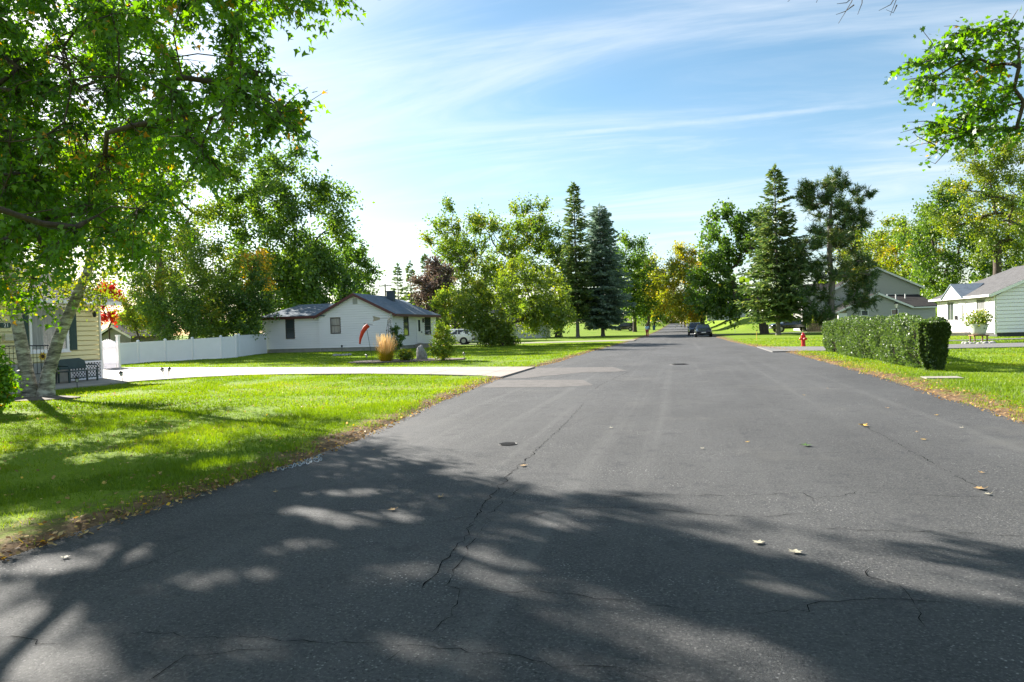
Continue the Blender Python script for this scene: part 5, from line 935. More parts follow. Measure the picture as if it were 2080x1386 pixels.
def windmill():
    p = np.array(GP(793, 733)); t = root('garden_windmill', tuple(p), 'metal garden windmill with grey tail vane in the flower bed', 'windmill'); H = 2.3; legs = []
    for sx in (-1, 1):
        for sy in (-1, 1): MB().tube([p + [0.3 * sx, 0.3 * sy, -0.05], p + [0.05 * sx, 0.05 * sy, H]], 0.014, 6).build('leg', BLACK, t)
    for k in range(1, 8):
        z = k * 0.28; w = 0.3 - 0.25 * z / H; w2 = 0.3 - 0.25 * (z + 0.28) / H
        mb = MB(); [mb.tube([p + [sx * w, sy * w, z], p + [sx2 * w, sy2 * w, z]], 0.008, 4) for (sx, sy), (sx2, sy2) in (((-1, -1), (1, -1)), ((1, -1), (1, 1)), ((1, 1), (-1, 1)), ((-1, 1), (-1, -1)))]; mb.tube([p + [-w, -w, z], p + [w2, -w2, z + 0.28]], 0.007, 4); mb.build('brace', BLACK, t)
    hd = p + [0, 0, H + 0.08]; ax = np.array([0.96, 0.25, 0]); MB().lathe([(0.05, -0.1), (0.06, 0.0), (0.04, 0.12)], 10, hd).build('head', STEEL, t)
    MB().tube([hd, hd - ax * 0.55], 0.014, 6).build('tail_boom', STEEL, t); a = hd - ax * 0.5
    MB().prism([a + [0, 0, -0.05], a + [0, 0, 0.05], a - ax * 0.42 + [0, 0, 0.16], a - ax * 0.36, a - ax * 0.42 - [0, 0, 0.16]], (0.01, -0.03, 0)).build('tail_vane', mat('vane_grey', (0.28, 0.27, 0.24), 0.5, metal=0.4), t)
    hub = hd + ax * 0.12; MB().tube([hub - ax * 0.02, hub + ax * 0.04], 0.05, 10).build('hub', STEEL, t); s1 = np.array([-0.25, 0.96, 0]); s2 = np.array([0, 0, 1.0])
    for k in range(10):
        th = 2 * math.pi * k / 10; r = math.cos(th) * s1 + math.sin(th) * s2; q = -math.sin(th) * s1 + math.cos(th) * s2
        MB().prism([hub + r * 0.05 - q * 0.012, hub + r * 0.27 - q * 0.045 + ax * 0.02, hub + r * 0.27 + q * 0.045 - ax * 0.02, hub + r * 0.05 + q * 0.012], tuple(ax * 0.006)).build('blade', STEEL, t)
windmill()
def ornamental_grass():
    p = np.array(GP(785, 737)); t = root('ornamental_grass', tuple(p), 'clump of ornamental grass with tall tan plumes beside the windmill', 'grass clump'); r = np.random.default_rng(5); V = []; tints = []; Vp = []
    for i in range(1500):
        a = r.uniform(0, 6.28); q = 0.22 * r.uniform() ** 0.5; b = p + [q * math.cos(a), q * math.sin(a), 0]; L = r.uniform(0.3, 0.95); out = np.array([math.cos(a), math.sin(a), 0]) * (q * 1.6 + abs(r.normal()) * 0.3); w = np.array([-math.sin(a + r.normal()), math.cos(a), 0]) * 0.008; V += [b - w, b + w, b + out * 0.5 + [0, 0, L]]
    np_mesh('blades', np.array(V), np.arange(len(V)).reshape(-1, 3), 3, leafmat('grass_clump', [(0, (0.10, 0.13, 0.012)), (0.6, (0.20, 0.17, 0.02)), (1, (0.32, 0.20, 0.05))], 0.4, 0.02), t, r.uniform(0, 1, len(V) // 3))
    for i in range(420):
        a = r.uniform(0, 6.28); q = 0.24 * r.uniform() ** 0.5; b = p + [q * math.cos(a), q * math.sin(a), 0.4]; L = r.uniform(0.35, 1.25); out = np.array([math.cos(a), math.sin(a), 0]) * (q * 0.7 + abs(r.normal()) * 0.16); w = np.array([-math.sin(a), math.cos(a), 0]) * 0.012; tip = b + out + [0, 0, L]; Vp += [b - w * 0.3, tip - w - [0, 0, 0.16], tip, tip + w - [0, 0, 0.16]]
    np_mesh('plumes', np.array(Vp), np.arange(len(Vp)).reshape(-1, 4), 4, leafmat('plume', [(0, (0.30, 0.22, 0.13)), (1, (0.48, 0.38, 0.27))], 0.4, 0.0), t, r.uniform(0, 1, len(Vp) // 4))
ornamental_grass()
def rock(name, p, sx, sy, sz, material, seed, parent=None, label=None, cat=None):
    r = np.random.default_rng(seed); bm = bmesh.new(); bmesh.ops.create_icosphere(bm, subdivisions=3, radius=1); ph = r.uniform(0, 6, 9)
    for v in bm.verts:
        c = v.co; k = 1 + 0.12 * math.sin(2.3 * c.x + ph[0]) * math.sin(2.1 * c.y + ph[1]) + 0.09 * math.sin(3.7 * c.z + ph[2] + 2 * c.x) + 0.05 * math.sin(7 * c.x + 5 * c.y + ph[3]); v.co = Vector((c.x * k * sx, c.y * k * sy, max(-0.3, c.z) * k * sz))
    me = bpy.data.meshes.new(name); bm.to_mesh(me); bm.free(); me.materials.append(material); o = bpy.data.objects.new(name, me); C.objects.link(o)
    if parent: o.parent = parent; o.location = Vector(p) - world_loc(parent)
    else: o.location = p
    if label: prop(o, label, cat)
    return o
STONE = mat('grey_granite', (0.30, 0.29, 0.28), 0.85, noise=0.3, nscale=6, bump=0.8, bscale=12)
b = GP(856, 733); rock('boulder', (b[0], b[1], b[2] + 0.12), 0.32, 0.26, 0.72, STONE, 4, None, 'upright pale grey boulder in the flower bed', 'boulder')
def bush(name, label, p, R, H, leaf, seed, n, size, twig=0.35, mu=0.5, group=None, cat='shrub', per=16):
    r = np.random.default_rng(seed); p = np.array(p, float); tg = ellipsoid(p + [0, 0, H * 0.55], (R, R, H * 0.5), n, r, 0.25)
    tg[:, 2] = np.maximum(tg[:, 2], p[2] + 0.08)
    return tree(name, label, p, H, tg, leaf, seed, group, trunk_r=0.035, top_frac=0.2, twigs=9, per=per, twig_len=twig, leaf_size=size, r_tip=0.006, up=0.4, tint_mu=mu, cat=cat, flare=1.2)
bush('shrub', 'loose leafy rose shrub with bare tips right of the boulder', GP(901, 733), 0.5, 1.65, LF_OLIVE, 101, 34, 0.085, 0.34, 0.5)
bush('shrub', 'low green shrub between the tall grass and the boulder', GP(826, 735), 0.28, 0.6, LF_YGREEN, 102, 16, 0.07, 0.2, 0.35)
bush('shrub', 'dark green shrub cut off by the left picture edge', GP(-22, 842), 0.42, 1.35, LF_MAPLE, 103, 30, 0.09, 0.28, 0.6)
bush('shrub', 'dark upright shrub at the corner of the white house', GP(806, 712), 0.4, 1.9, LF_GREEN, 104, 14, 0.12, 0.3, 0.3)
bush('evergreen_shrub', 'narrow dark evergreen by the white house step', GP(841, 706), 0.42, 2.2, LF_SPRUCE, 105, 14, 0.14, 0.3, 0.3)
MB().prism([(x, y, -0.02) for x, y in BED], (0, 0, 0.085)).build('flower_bed', mat('mulch', (0.12, 0.095, 0.075), 0.95, noise=0.5, nscale=14, bump=1.0, bscale=22)); prop(bpy.data.objects['flower_bed'], kind='structure')
pb = GP(75, 812); MB().prism([(pb[0] + 1.15 * math.cos(a) * (1.0 + 0.15 * math.sin(3 * a)), pb[1] + 0.7 * math.sin(a), -0.02) for a in np.linspace(0, 6.283, 25)[:-1]], (0, 0, 0.066)).build('mulch_ring', mat('mulch', (0.1, 0.08, 0.06))); prop(bpy.data.objects['mulch_ring'], kind='structure')
rs = random.Random(8)
def stone_ring(px, py, rad, label, n=12, lamp=False):
    p = GP(px, py); t = root('stone_ring', p, label, 'stone ring')
    for i in range(n): a = 2 * math.pi * i / n; s = rs.uniform(0.10, 0.15); rock('stone', (p[0] + rad * math.cos(a), p[1] + rad * math.sin(a), p[2] + 0.05), s, s, s * 0.7, STONE, 200 + i, t)
    if lamp: MB().tube([(p[0], p[1], -0.05), (p[0], p[1], 0.75)], 0.012, 5).build('lamp_stake', BLACK, t); MB().lathe([(0.05, 0.62), (0.06, 0.68), (0.07, 0.74), (0.02, 0.8)], 8, (p[0], p[1], 0)).build('lamp_head', BLACK, t)
stone_ring(695, 723, 0.55, 'ring of pale stones round a thin lamp in front of the white house', 13, True); stone_ring(1988, 699, 0.65, 'ring of stones under the barrel planter', 13)
def planter():
    p = np.array(GP(1988, 697)); t = root('barrel_planter', tuple(p), 'white tub planter with yellow flowers on a wooden stand', 'planter'); WD = mat('stand_wood', (0.20, 0.11, 0.06), 0.8)
    for sx in (-0.3, 0.3):
        for sy in (-0.3, 0.3): MB().box(p[0] + sx - 0.03, p[0] + sx + 0.03, p[1] + sy - 0.03, p[1] + sy + 0.03, 0, 0.42).build('leg', WD, t)
    MB().box(p[0] - 0.38, p[0] + 0.38, p[1] - 0.38, p[1] + 0.38, 0.40, 0.46).build('stand_top', WD, t); MB().lathe([(0.30, 0.465), (0.36, 0.6), (0.43, 0.85), (0.46, 1.02), (0.47, 1.06), (0.42, 1.06)], 18, p * [1, 1, 0]).build('tub', mat('tub_white', (0.55, 0.56, 0.50), 0.6, noise=0.1), t, smooth=True)
    r = np.random.default_rng(6); n = 1500; q = unit(r.normal(size=(n, 3))) * r.uniform(0.2, 1.35, (n, 1)) * [0.6, 0.6, 0.45] + p * [1, 1, 0] + [0, 0, 1.3]
    leaves_mesh('foliage', q, r.normal(size=(n, 3)) + [0, 0, 0.4], 0.10, DIAMOND, LF_YGREEN, t, np.clip(0.3 + 0.3 * r.normal(size=n), 0, 1), r); n = 60; q = unit(r.normal(size=(n, 3)) + [0, 0, 0.2]) * [0.62, 0.62, 0.42] + p * [1, 1, 0] + [0, 0, 1.32]
    leaves_mesh('flowers', q, r.normal(size=(n, 3)), 0.07, DIAMOND, leafmat('petal', [(0, (0.5, 0.3, 0.03)), (1, (0.6, 0.55, 0.45))], 0.3, 0), t, r.uniform(0, 1, n), r)
planter()
def sunflower():
    p = np.array([-22.9, 20.2, 0.055]); t = root('sunflower_ornament', tuple(p), 'yellow sunflower ornament on a thin stem by the bench', 'ornament'); MB().tube([p, p + [0.02, 0, 0.5], p + [0, 0.03, 1.02]], 0.01, 5).build('stem', mat('stem_green', (0.03, 0.06, 0.03), 0.6), t); c = p + [0.03, 0.03, 1.05]
    MB().tube([c, c + [0.03, -0.01, 0]], 0.07, 10).build('disc', mat('seed_brown', (0.06, 0.03, 0.015), 0.8), t)
    for k in range(10): a = k * 0.628; u = np.array([0.1, math.cos(a), math.sin(a)]); v = np.array([0, -math.sin(a), math.cos(a)]); MB().prism([c + u * 0.06 - v * 0.02, c + u * 0.12 - v * 0.03, c + u * 0.17, c + u * 0.12 + v * 0.03, c + u * 0.06 + v * 0.02], (0.008, 0, 0)).build('petal', mat('petal_yellow', (0.65, 0.40, 0.02), 0.6), t)
    q = p + [0, 0, 0.6]; MB().prism([q, q + [0.02, 0.08, 0.06], q + [0.0, 0.16, 0.02], q + [0, 0.08, -0.02]], (0.01, 0, 0)).build('leaf', mat('stem_green', (0.03, 0.06, 0.03), 0.6), t)
sunflower()
def pot(p, r0, h, label, m, leaf=None, seed=1):
    p = np.array(p, float); t = root('flower_pot', tuple(p), label, 'flower pot'); MB().lathe([(r0 * 0.7, 0), (r0 * 0.95, h * 0.85), (r0 * 1.05, h * 0.86), (r0 * 1.05, h), (r0 * 0.9, h)], 14, p).build('pot', m, t, smooth=True)
    if leaf:
        r = np.random.default_rng(seed); n = 260; q = unit(r.normal(size=(n, 3))) * r.uniform(0.2, 1, (n, 1)) * [r0 * 1.3, r0 * 1.3, h * 0.8] + p + [0, 0, h * 1.3]; leaves_mesh('foliage', q, r.normal(size=(n, 3)), 0.08, DIAMOND, leaf, t, r.uniform(0, 1, n), r)
DKPOT = mat('dark_pot', (0.025, 0.025, 0.028), 0.5)
pot((-22.7, 20.45, 0.055), 0.17, 0.45, 'dark planter on the patio between the birch trunks', DKPOT, LF_GREEN, 3); pot((-22.9, 62.2, 0.05), 0.3, 0.5, 'blue pot on the white house step', mat('blue_pot', (0.04, 0.09, 0.16), 0.4), LF_GREEN, 4)
def hydrant():
    p = GP(1632, 704); t = root('fire_hydrant', p, 'red fire hydrant on the right verge', 'hydrant'); RD = mat('hydrant_red', (0.55, 0.018, 0.025), 0.4, noise=0.08, nscale=8)
    MB().lathe([(0.15, -0.05), (0.15, 0.04), (0.115, 0.05), (0.105, 0.30), (0.115, 0.31), (0.115, 0.54), (0.14, 0.55), (0.14, 0.59), (0.115, 0.60)], 16).build('barrel', RD, t, smooth=False, local=True)
    MB().lathe([(0.12, 0.60), (0.115, 0.68), (0.085, 0.75), (0.04, 0.785), (0.03, 0.79), (0.03, 0.84), (0.001, 0.845)], 16).build('bonnet', RD, t, smooth=True, local=True)
    for a in (math.radians(200), math.radians(20), math.radians(290)):
        c, s = math.cos(a), math.sin(a); r_ = 0.07 if a > 5 else 0.055; n = MB().tube([(0.08 * c, 0.08 * s, 0.45), (0.18 * c, 0.18 * s, 0.45)], r_, 10).build('nozzle', RD, t, local=True); MB().tube([(0.18 * c, 0.18 * s, 0.45), (0.22 * c, 0.22 * s, 0.45), (0.245 * c, 0.245 * s, 0.45)], [r_ * 1.2, r_ * 1.2, r_ * 0.4], 8).build('nozzle_cap', RD, n, local=True)
    mb = MB()
    for k in range(8): a = k * 0.785; mb.tube([(0.13 * math.cos(a), 0.13 * math.sin(a), 0.535), (0.13 * math.cos(a), 0.13 * math.sin(a), 0.605)], 0.012, 5)
    mb.build('bolts', RD, t, local=True)
hydrant()
def hedge():
    X0, X1, Y0, Y1, H = 6.68, 7.42, 21.9, 36.0, 1.45; t = root('hedge', (7.2, 28.8, 0), 'long clipped green hedge beside the road on the right', 'hedge'); r = np.random.default_rng(7); n = 70000
    side = r.choice(5, n, p=[0.40, 0.20, 0.10, 0.22, 0.08]); u = r.uniform(0, 1, n); v = r.uniform(0, 1, n); d = r.exponential(0.06, n); P = np.zeros((n, 3)); Nn = np.zeros((n, 3))
    for k, (a, nn) in enumerate([(0, (-1, 0, 0.1)), (1, (0, -1, 0.1)), (2, (1, 0, 0)), (3, (0, 0, 1)), (4, (0, 1, 0))]):
        m = side == k; uu, vv, dd = u[m], v[m], d[m]
        if k in (0, 2): P[m] = np.stack([np.where(k == 0, X0 + dd, X1 - dd), Y0 + uu * (Y1 - Y0), 0.04 + vv * H], 1)
        elif k in (1, 4): P[m] = np.stack([X0 + uu * (X1 - X0), np.where(k == 1, Y0 + dd, Y1 - dd), 0.04 + vv * H], 1)
        else: P[m] = np.stack([X0 + uu * (X1 - X0), Y0 + vv * (Y1 - Y0), H - dd], 1)
        Nn[m] = nn
    bul = 0.40 * (vnoise(P[:, 1] * 0.9, P[:, 2] * 1.1 + P[:, 0], 5) - 0.5) + 0.26 * (vnoise(P[:, 1] * 2.6 + P[:, 0] * 3, P[:, 2] * 2.6, 6) - 0.5); P += Nn * bul[:, None]; pinch = 0.14 * smooth(0.55, 0.0, P[:, 2]); P[:, 0] += np.where(P[:, 0] < 7.05, pinch, -pinch)
    P[:, 2] += 0.05 * (vnoise(P[:, 1] * 1.3, P[:, 0], 9) - 0.5); gapn = vnoise(P[:, 1] * 3.1, P[:, 2] * 3.3 + P[:, 0] * 2, 8); keep = (P[:, 2] > 0.04) & ~((gapn < 0.27) & (side != 3) & (r.uniform(size=n) < 0.9))
    rx = np.abs(P[:, 0] - 7.05) / 0.42; ry = np.maximum(np.abs(P[:, 1] - 29.05) - 6.4, 0) / 0.6; P[:, 2] -= np.where(P[:, 2] > 0.9, 0.06 * np.clip(rx, 0, 1.2) ** 4 + 0.06 * np.clip(ry, 0, 1.2) ** 3, 0) * (P[:, 2] - 0.5); P[:, 1] -= np.sign(P[:, 1] - 29.05) * 0.12 * np.clip(ry, 0, 1.2) ** 2 * np.clip(rx, 0, 1.2) ** 2
    P = P[keep]; Nn = Nn[keep]; T = Nn * 0.9 + r.normal(size=P.shape) * 0.7 + [0, 0, 0.35]
    leaves_mesh('foliage', P, unit(T), 0.062, DIAMOND, LF_HEDGE, t, np.clip(0.5 + 0.25 * r.normal(size=len(P)), 0, 1), r, 0.0)
    mb = MB()
    for i in range(60):
        y = Y0 + 0.2 + (Y1 - Y0 - 0.4) * (i + r.uniform()) / 60; x = r.uniform(6.95, 7.2); base = np.array([x, y, -0.05])
        for j in range(4): e = np.array([r.uniform(6.82, 7.3), y + r.normal() * 0.25, r.uniform(0.9, 1.3)]); mb.tube([base, (base + e) / 2 + r.normal(size=3) * 0.05, e], [0.022, 0.014, 0.006], 4, cap=False)
    mb.build('stems', BARK, t)
hedge()
p = GP(1913, 769); o = MB().prism([(p[0] - 0.42, p[1] - 0.26, 0.0), (p[0] + 0.4, p[1] - 0.29, 0.0), (p[0] + 0.42, p[1] + 0.26, 0.0), (p[0] - 0.4, p[1] + 0.28, 0.0)], (0, 0, 0.055)).build('concrete_cover', CONCRETE, None, bevel=0.01); prop(o, 'pale concrete access cover set in the grass before the hedge', 'cover')
def lamp_post():
    p = spot(1822, 63); t = root('lamp_post', tuple(p), 'black yard lamp post before the grey house', 'lamp post'); MB().tube([p - [0, 0, 0.2], p + [0, 0, 2.35]], 0.045, 10).build('post', BLACK, t)
    MB().lathe([(0.10, 2.35), (0.16, 2.72), (0.165, 2.73)], 6, p).build('lantern_glass', LAMPGLASS, t); MB().lathe([(0.22, 2.73), (0.1, 2.86), (0.03, 2.95)], 6, p).build('lantern_cap', BLACK, t)
lamp_post()
for px, py, h, lab in ((1493, 677, 1.9, 'tall thin grey marker post on the far right lawn'), (1537, 692, 0.75, 'short thin yellow stake on the right lawn')):
    p = GP(px, py); o = MB().tube([(0, 0, -0.1), (0.01, 0, h * 0.5), (0, 0, h)], 0.022, 6).build('marker_stake', mat('stake_' + str(px), (0.35, 0.35, 0.33) if px == 1493 else (0.6, 0.42, 0.06), 0.6)); o.location = p; prop(o, lab, 'stake')
def wood_fence():
    WD = mat('fence_wood', (0.30, 0.20, 0.11), 0.85, noise=0.25, nscale=8, stretch=(1, 1, 0.2)); a = np.array(spot(1640, 80)); t = root('wooden_fence', tuple(a), 'short weathered wooden board fence by the pickup', 'fence'); d = np.array([0.97, 0.24, 0])
    for i in range(11): q = a + d * (0.19 * i); h = 1.2 + 0.04 * math.sin(i * 2.1) - 0.02 * i; MB().prism([q + [0, 0, 0.05], q + d * 0.15 + [0, 0, 0.05], q + d * 0.15 + [0, 0, h], q + [0, 0, h]], (0.005, -0.022, 0)).build('board', WD, t)
    for z in (0.35, 0.95): MB().tube([a + [0, 0.04, z], a + d * 2.1 + [0, 0.04, z]], 0.035, 4).build('rail', WD, t)
wood_fence()
def utility_pole():
    p = spot(786, 118); t = root('utility_pole', tuple(p), 'wooden utility pole with crossarm behind the white house', 'utility pole'); WD = mat('pole_wood', (0.10, 0.075, 0.06), 0.9); top = at_depth(784, 577, 118); ht = top[2]
    MB().tube([p - [0, 0, 0.3], np.array([p[0], p[1], ht])], [0.16, 0.11], 8).build('pole', WD, t); c = np.array([p[0], p[1], ht - 0.35]); MB().box(c[0] - 1.2, c[0] + 1.2, c[1] - 0.06, c[1] + 0.06, c[2] - 0.07, c[2] + 0.07).build('crossarm', WD, t)
    for x in (-1.1, -0.4, 0.4, 1.1): MB().lathe([(0.04, 0.07), (0.06, 0.16), (0.03, 0.22)], 6, (c[0] + x, c[1], c[2])).build('insulator', STEEL, t)
    for k, (px, py) in enumerate(((-60, 626), (-60, 640))): e = at_depth(px, py, 62); a = c + [(-1.1, 1.1)[k], 0, 0.2]; pts = [a + (e - a) * i / 12 - np.array([0, 0, 0.5 * math.sin(math.pi * i / 12)]) for i in range(13)]; MB().tube(pts, 0.012, 4).build('cable', BLACK, t)
utility_pole()
p = spot(1329, 150); o = root('wheeled_bin', tuple(p), 'small blue wheeled bin at the far left kerb', 'bin'); BL = mat('bin_blue', (0.03, 0.09, 0.25), 0.5)
MB().hexa([(-0.25, -0.3, 0.08), (0.25, -0.3, 0.08), (0.25, 0.25, 0.08), (-0.25, 0.25, 0.08), (-0.3, -0.35, 1.0), (0.3, -0.35, 1.0), (0.3, 0.33, 1.0), (-0.3, 0.33, 1.0)]).build('body', BL, o, local=True); MB().box(-0.32, 0.32, -0.38, 0.36, 1.0, 1.07).build('lid', BL, o, local=True)
for s in (-0.26, 0.26): MB().tube([(s - 0.03, 0.28, 0.1), (s + 0.03, 0.28, 0.1)], 0.1, 10).build('wheel', BLACK, o, local=True)

# ------------------------------------------------------------------ vehicles
TYRE = mat('tyre_rubber', (0.02, 0.02, 0.02), 0.85); RIM = mat('alloy_rim', (0.45, 0.45, 0.46), 0.35, metal=0.8); CARGLASS = mat('car_glass', (0.015, 0.018, 0.02), 0.05, spec=0.8, coat=0.5); TAIL = mat('tail_lamp_red', (0.45, 0.015, 0.02), 0.25); HEAD = mat('head_lamp', (0.6, 0.62, 0.65), 0.15); PLATE = mat('plate_white', (0.6, 0.6, 0.58), 0.5); BUMP = mat('bumper_black', (0.025, 0.025, 0.027), 0.6)
def car(name, label, loc, rz, paint, kind='suv', group=None):
    """local: +Y is forward. stations: (y, hw, z_bottom, z_belt, roof half width, z_top)"""
    t = root(name, loc, label, 'car' if kind != 'pickup' else 'pickup truck', group, rz)
    if kind == 'suv': L = 4.5; st = [(-2.25, .80, .45, .75, .76, .90), (-2.2, .86, .35, 1.02, .80, 1.10), (-2.0, .90, .30, 1.06, .68, 1.58), (-1.4, .92, .28, 1.05, .66, 1.66), (0.0, .92, .26, 1.02, .66, 1.67), (.55, .92, .26, .99, .66, 1.58), (1.25, .91, .28, .97, .80, 1.04), (1.9, .88, .32, .86, .76, .94), (2.2, .80, .36, .72, .70, .80), (2.28, .72, .42, .62, .64, .68)]; side = (2, 5); ax = (-1.35, 1.4); R = .36
    elif kind == 'sedan': L = 4.6; st = [(-2.3, .76, .42, .78, .70, .86), (-2.2, .84, .32, .92, .74, 1.0), (-1.55, .89, .26, .94, .74, 1.06), (-.95, .90, .24, .93, .60, 1.38), (-.2, .90, .22, .92, .60, 1.44), (.35, .90, .22, .90, .60, 1.38), (1.1, .89, .24, .88, .76, .96), (1.8, .87, .28, .80, .74, .86), (2.2, .80, .32, .68, .70, .74), (2.3, .70, .38, .58, .60, .62)]; side = (3, 5); ax = (-1.4, 1.42); R = .33
    else: L = 5.6; st = [(-2.8, .96, .55, 1.12, .93, 1.18), (-2.75, .98, .50, 1.16, .93, 1.20), (-.95, .98, .45, 1.16, .93, 1.20), (-.9, .98, .45, 1.16, .74, 1.80), (.1, .98, .42, 1.14, .74, 1.88), (.75, .98, .42, 1.12, .74, 1.82), (1.4, .98, .42, 1.10, .86, 1.18), (2.4, .97, .45, 1.05, .84, 1.12), (2.75, .92, .48, .95, .82, 1.0), (2.82, .86, .5, .85, .78, .9)]; side = (3, 5); ax = (-1.7, 1.75); R = .42
    ring = lambda s: [(-s[1] * .9, s[0], s[2]), (-s[1], s[0], s[2] + .15), (-s[1], s[0], s[3] * .82), (-s[1] * .965, s[0], s[3]), (-s[4], s[0], s[5] - .03), (-s[4] * .8, s[0], s[5]), (s[4] * .8, s[0], s[5]), (s[4], s[0], s[5] - .03), (s[1] * .965, s[0], s[3]), (s[1], s[0], s[3] * .82), (s[1], s[0], s[2] + .15), (s[1] * .9, s[0], s[2])]
    mb = MB(); n = 12
    for s in st: mb.v += ring(s)
    for i in range(len(st) - 1):
        for k in range(n): k2 = (k + 1) % n; mb.f.append((i * n + k, (i + 1) * n + k, (i + 1) * n + k2, i * n + k2))
    mb.f.append(tuple(range(n))); mb.f.append(tuple(range(len(st) * n - 1, (len(st) - 1) * n - 1, -1))); body = mb.build('body', paint, t, local=True); 
    bv = body.modifiers.new('bevel', 'BEVEL'); bv.width = 0.025; bv.segments = 2; bv.limit_method = 'ANGLE'; bv.angle_limit = 0.5
    # side glass, one pane per door
    for sg in (-1, 1):
        ys = np.linspace(st[side[0]][0] + .1, st[side[1]][0] - .05, 3)
        def sec(y):
            i = max(j for j in range(len(st)) if st[j][0] <= y + 1e-6); i = min(i, len(st) - 2); f = (y - st[i][0]) / (st[i + 1][0] - st[i][0]); return [a + (b - a) * f for a, b in zip(st[i], st[i + 1])]
        for a, b in zip(ys[:-1], ys[1:]):
            pts = []
            for y, fr in ((a + .04, .10), (b - .04, .10), (b - .04 - .0, .88), (a + .04, .88)): s = sec(y); x = s[1] * .965 + (s[4] - s[1] * .965) * fr; pts.append((sg * (x + .006), y, s[3] + (s[5] - .03 - s[3]) * fr))
            MB().poly(pts if sg > 0 else pts[::-1]).build('side_window', CARGLASS, t, local=True)
    def cross_glass(i, j, name, off):
        a, b = st[i], st[j]; lo_, hi_ = (a, b) if a[5] < b[5] else (b, a); f0, f1 = .12, .9; pts = []
        for f, sg in ((f0, -1), (f0, 1), (f1, 1), (f1, -1)): y = lo_[0] + (hi_[0] - lo_[0]) * f; z = lo_[5] + (hi_[5] - lo_[5]) * f; x = (lo_[4] + (hi_[4] - lo_[4]) * f) * .86; pts.append((sg * x, y + off, z + .012))
        MB().poly(pts).build(name, CARGLASS, t, local=True)
    if kind == 'suv': cross_glass(5, 6, 'windscreen', .01); cross_glass(1, 2, 'rear_window', -.015)
    elif kind == 'sedan': cross_glass(5, 6, 'windscreen', .01); cross_glass(2, 3, 'rear_window', -.01)
    else: cross_glass(5, 6, 'windscreen', .01); MB().poly([(-.68, -.925, 1.25), (.68, -.925, 1.25), (.62, -.905, 1.74), (-.62, -.905, 1.74)]).build('rear_window', CARGLASS, t, local=True); MB().box(-.86, .86, -2.7, -1.0, 1.19, 1.206).build('bed_cover', BUMP, t, local=True)
    for y in ax:
        for sg in (-1, 1):
            x = st[4][1]; MB().tube([(sg * (x - .02), y, R), (sg * (x + .004), y, R)], R * 1.2, 20).build('wheel_arch', BUMP, t, local=True)
            w = bpy.data.objects.new('wheel', None); C.objects.link(w); w.parent = t
            MB().tube([(sg * (x - .2), y, R), (sg * (x - .16), y, R), (sg * (x - .0), y, R), (sg * (x + .025), y, R)], [R * .94, R, R, R * .93], 22).build('tyre', TYRE, w, local=True); MB().tube([(sg * (x + .02), y, R), (sg * (x + .032), y, R), (sg * (x + .028), y, R)], [R * .66, R * .62, R * .2], 14).build('rim', RIM, w, local=True)
    yb, yf = st[0][0], st[-1][0]; zt = st[1][3]
    for sg in (-1, 1):
        MB().hexa([(sg * .52, yb - .0, zt - .28), (sg * .84, yb + .03, zt - .28), (sg * .86, yb + .30, zt - .22), (sg * .5, yb + .12, zt - .24), (sg * .55, yb + .0, zt - .06), (sg * .82, yb + .02, zt - .02), (sg * .885, yb + .30, zt - .04), (sg * .5, yb + .12, zt - .06)]).build('tail_lamp', TAIL, t, local=True)
        zf = st[-2][3]; MB().hexa([(sg * .48, yf - .01, zf - .16), (sg * .74, yf - .06, zf - .14), (sg * .82, yf - .3, zf - .05), (sg * .48, yf - .1, zf - .1), (sg * .48, yf - .02, zf - .03), (sg * .72, yf - .08, zf + .0), (sg * .83, yf - .32, zf + .06), (sg * .48, yf - .12, zf)]).build('headlight', HEAD, t, local=True)
        m = st[6]; MB().box(sg * (m[1] + .02) - .09, sg * (m[1] + .02) + .09, m[0] - .3, m[0] - .16, m[3] + .02, m[3] + .16).build('wing_mirror', paint, t, local=True, bevel=.02)
    MB().box(-.82, .82, yb - .06, yb + .12, st[0][2] - .05, st[0][2] + .16).build('rear_bumper', BUMP if kind != 'sedan' else paint, t, local=True, bevel=.03); MB().box(-.72, .72, yf - .12, yf + .05, st[-1][2] - .04, st[-1][2] + .08).build('front_bumper', BUMP, t, local=True, bevel=.03)
    MB().box(-.26, .26, yb - .075, yb - .055, zt - .3, zt - .16).build('rear_plate', PLATE, t, local=True); MB().box(-.24, .24, yf + .045, yf + .06, st[-1][2] + .09, st[-1][2] + .2).build('front_plate', PLATE, t, local=True); MB().box(-.42, .42, yf - .05, yf + .012, st[-1][3] - .12, st[-1][3] - .02).build('grille', BUMP, t, local=True)
    return t
PW = mat('paint_white', (0.78, 0.79, 0.80), 0.25, spec=0.6, coat=0.5); PB = mat('paint_black', (0.012, 0.013, 0.016), 0.22, spec=0.6, coat=0.6); PN = mat('paint_navy', (0.015, 0.02, 0.03), 0.22, coat=0.6)
car('parked_suv', 'white SUV parked beside the white house, rear to the street', (-24.0, 70.0, 0.06), math.radians(98), PW, 'suv')
car('parked_sedan', 'dark sedan parked at the right kerb, front towards the viewer', (2.35, 80, 0), math.radians(180), PN, 'sedan'); car('parked_suv', 'black SUV parked right behind the dark sedan', (1.75, 91.5, 0), math.radians(180), PB, 'suv')
p = np.array([14.2, 96.5, 0]); car('pickup_truck', 'black pickup truck parked sideways behind the spruce', (p[0], p[1], float(gz(p[0], p[1]))), math.radians(98), PB, 'pickup')
p = spot(1270, 140); car('parked_car', 'dark car far up the left side of the street', tuple(p), math.radians(80), PB, 'suv')

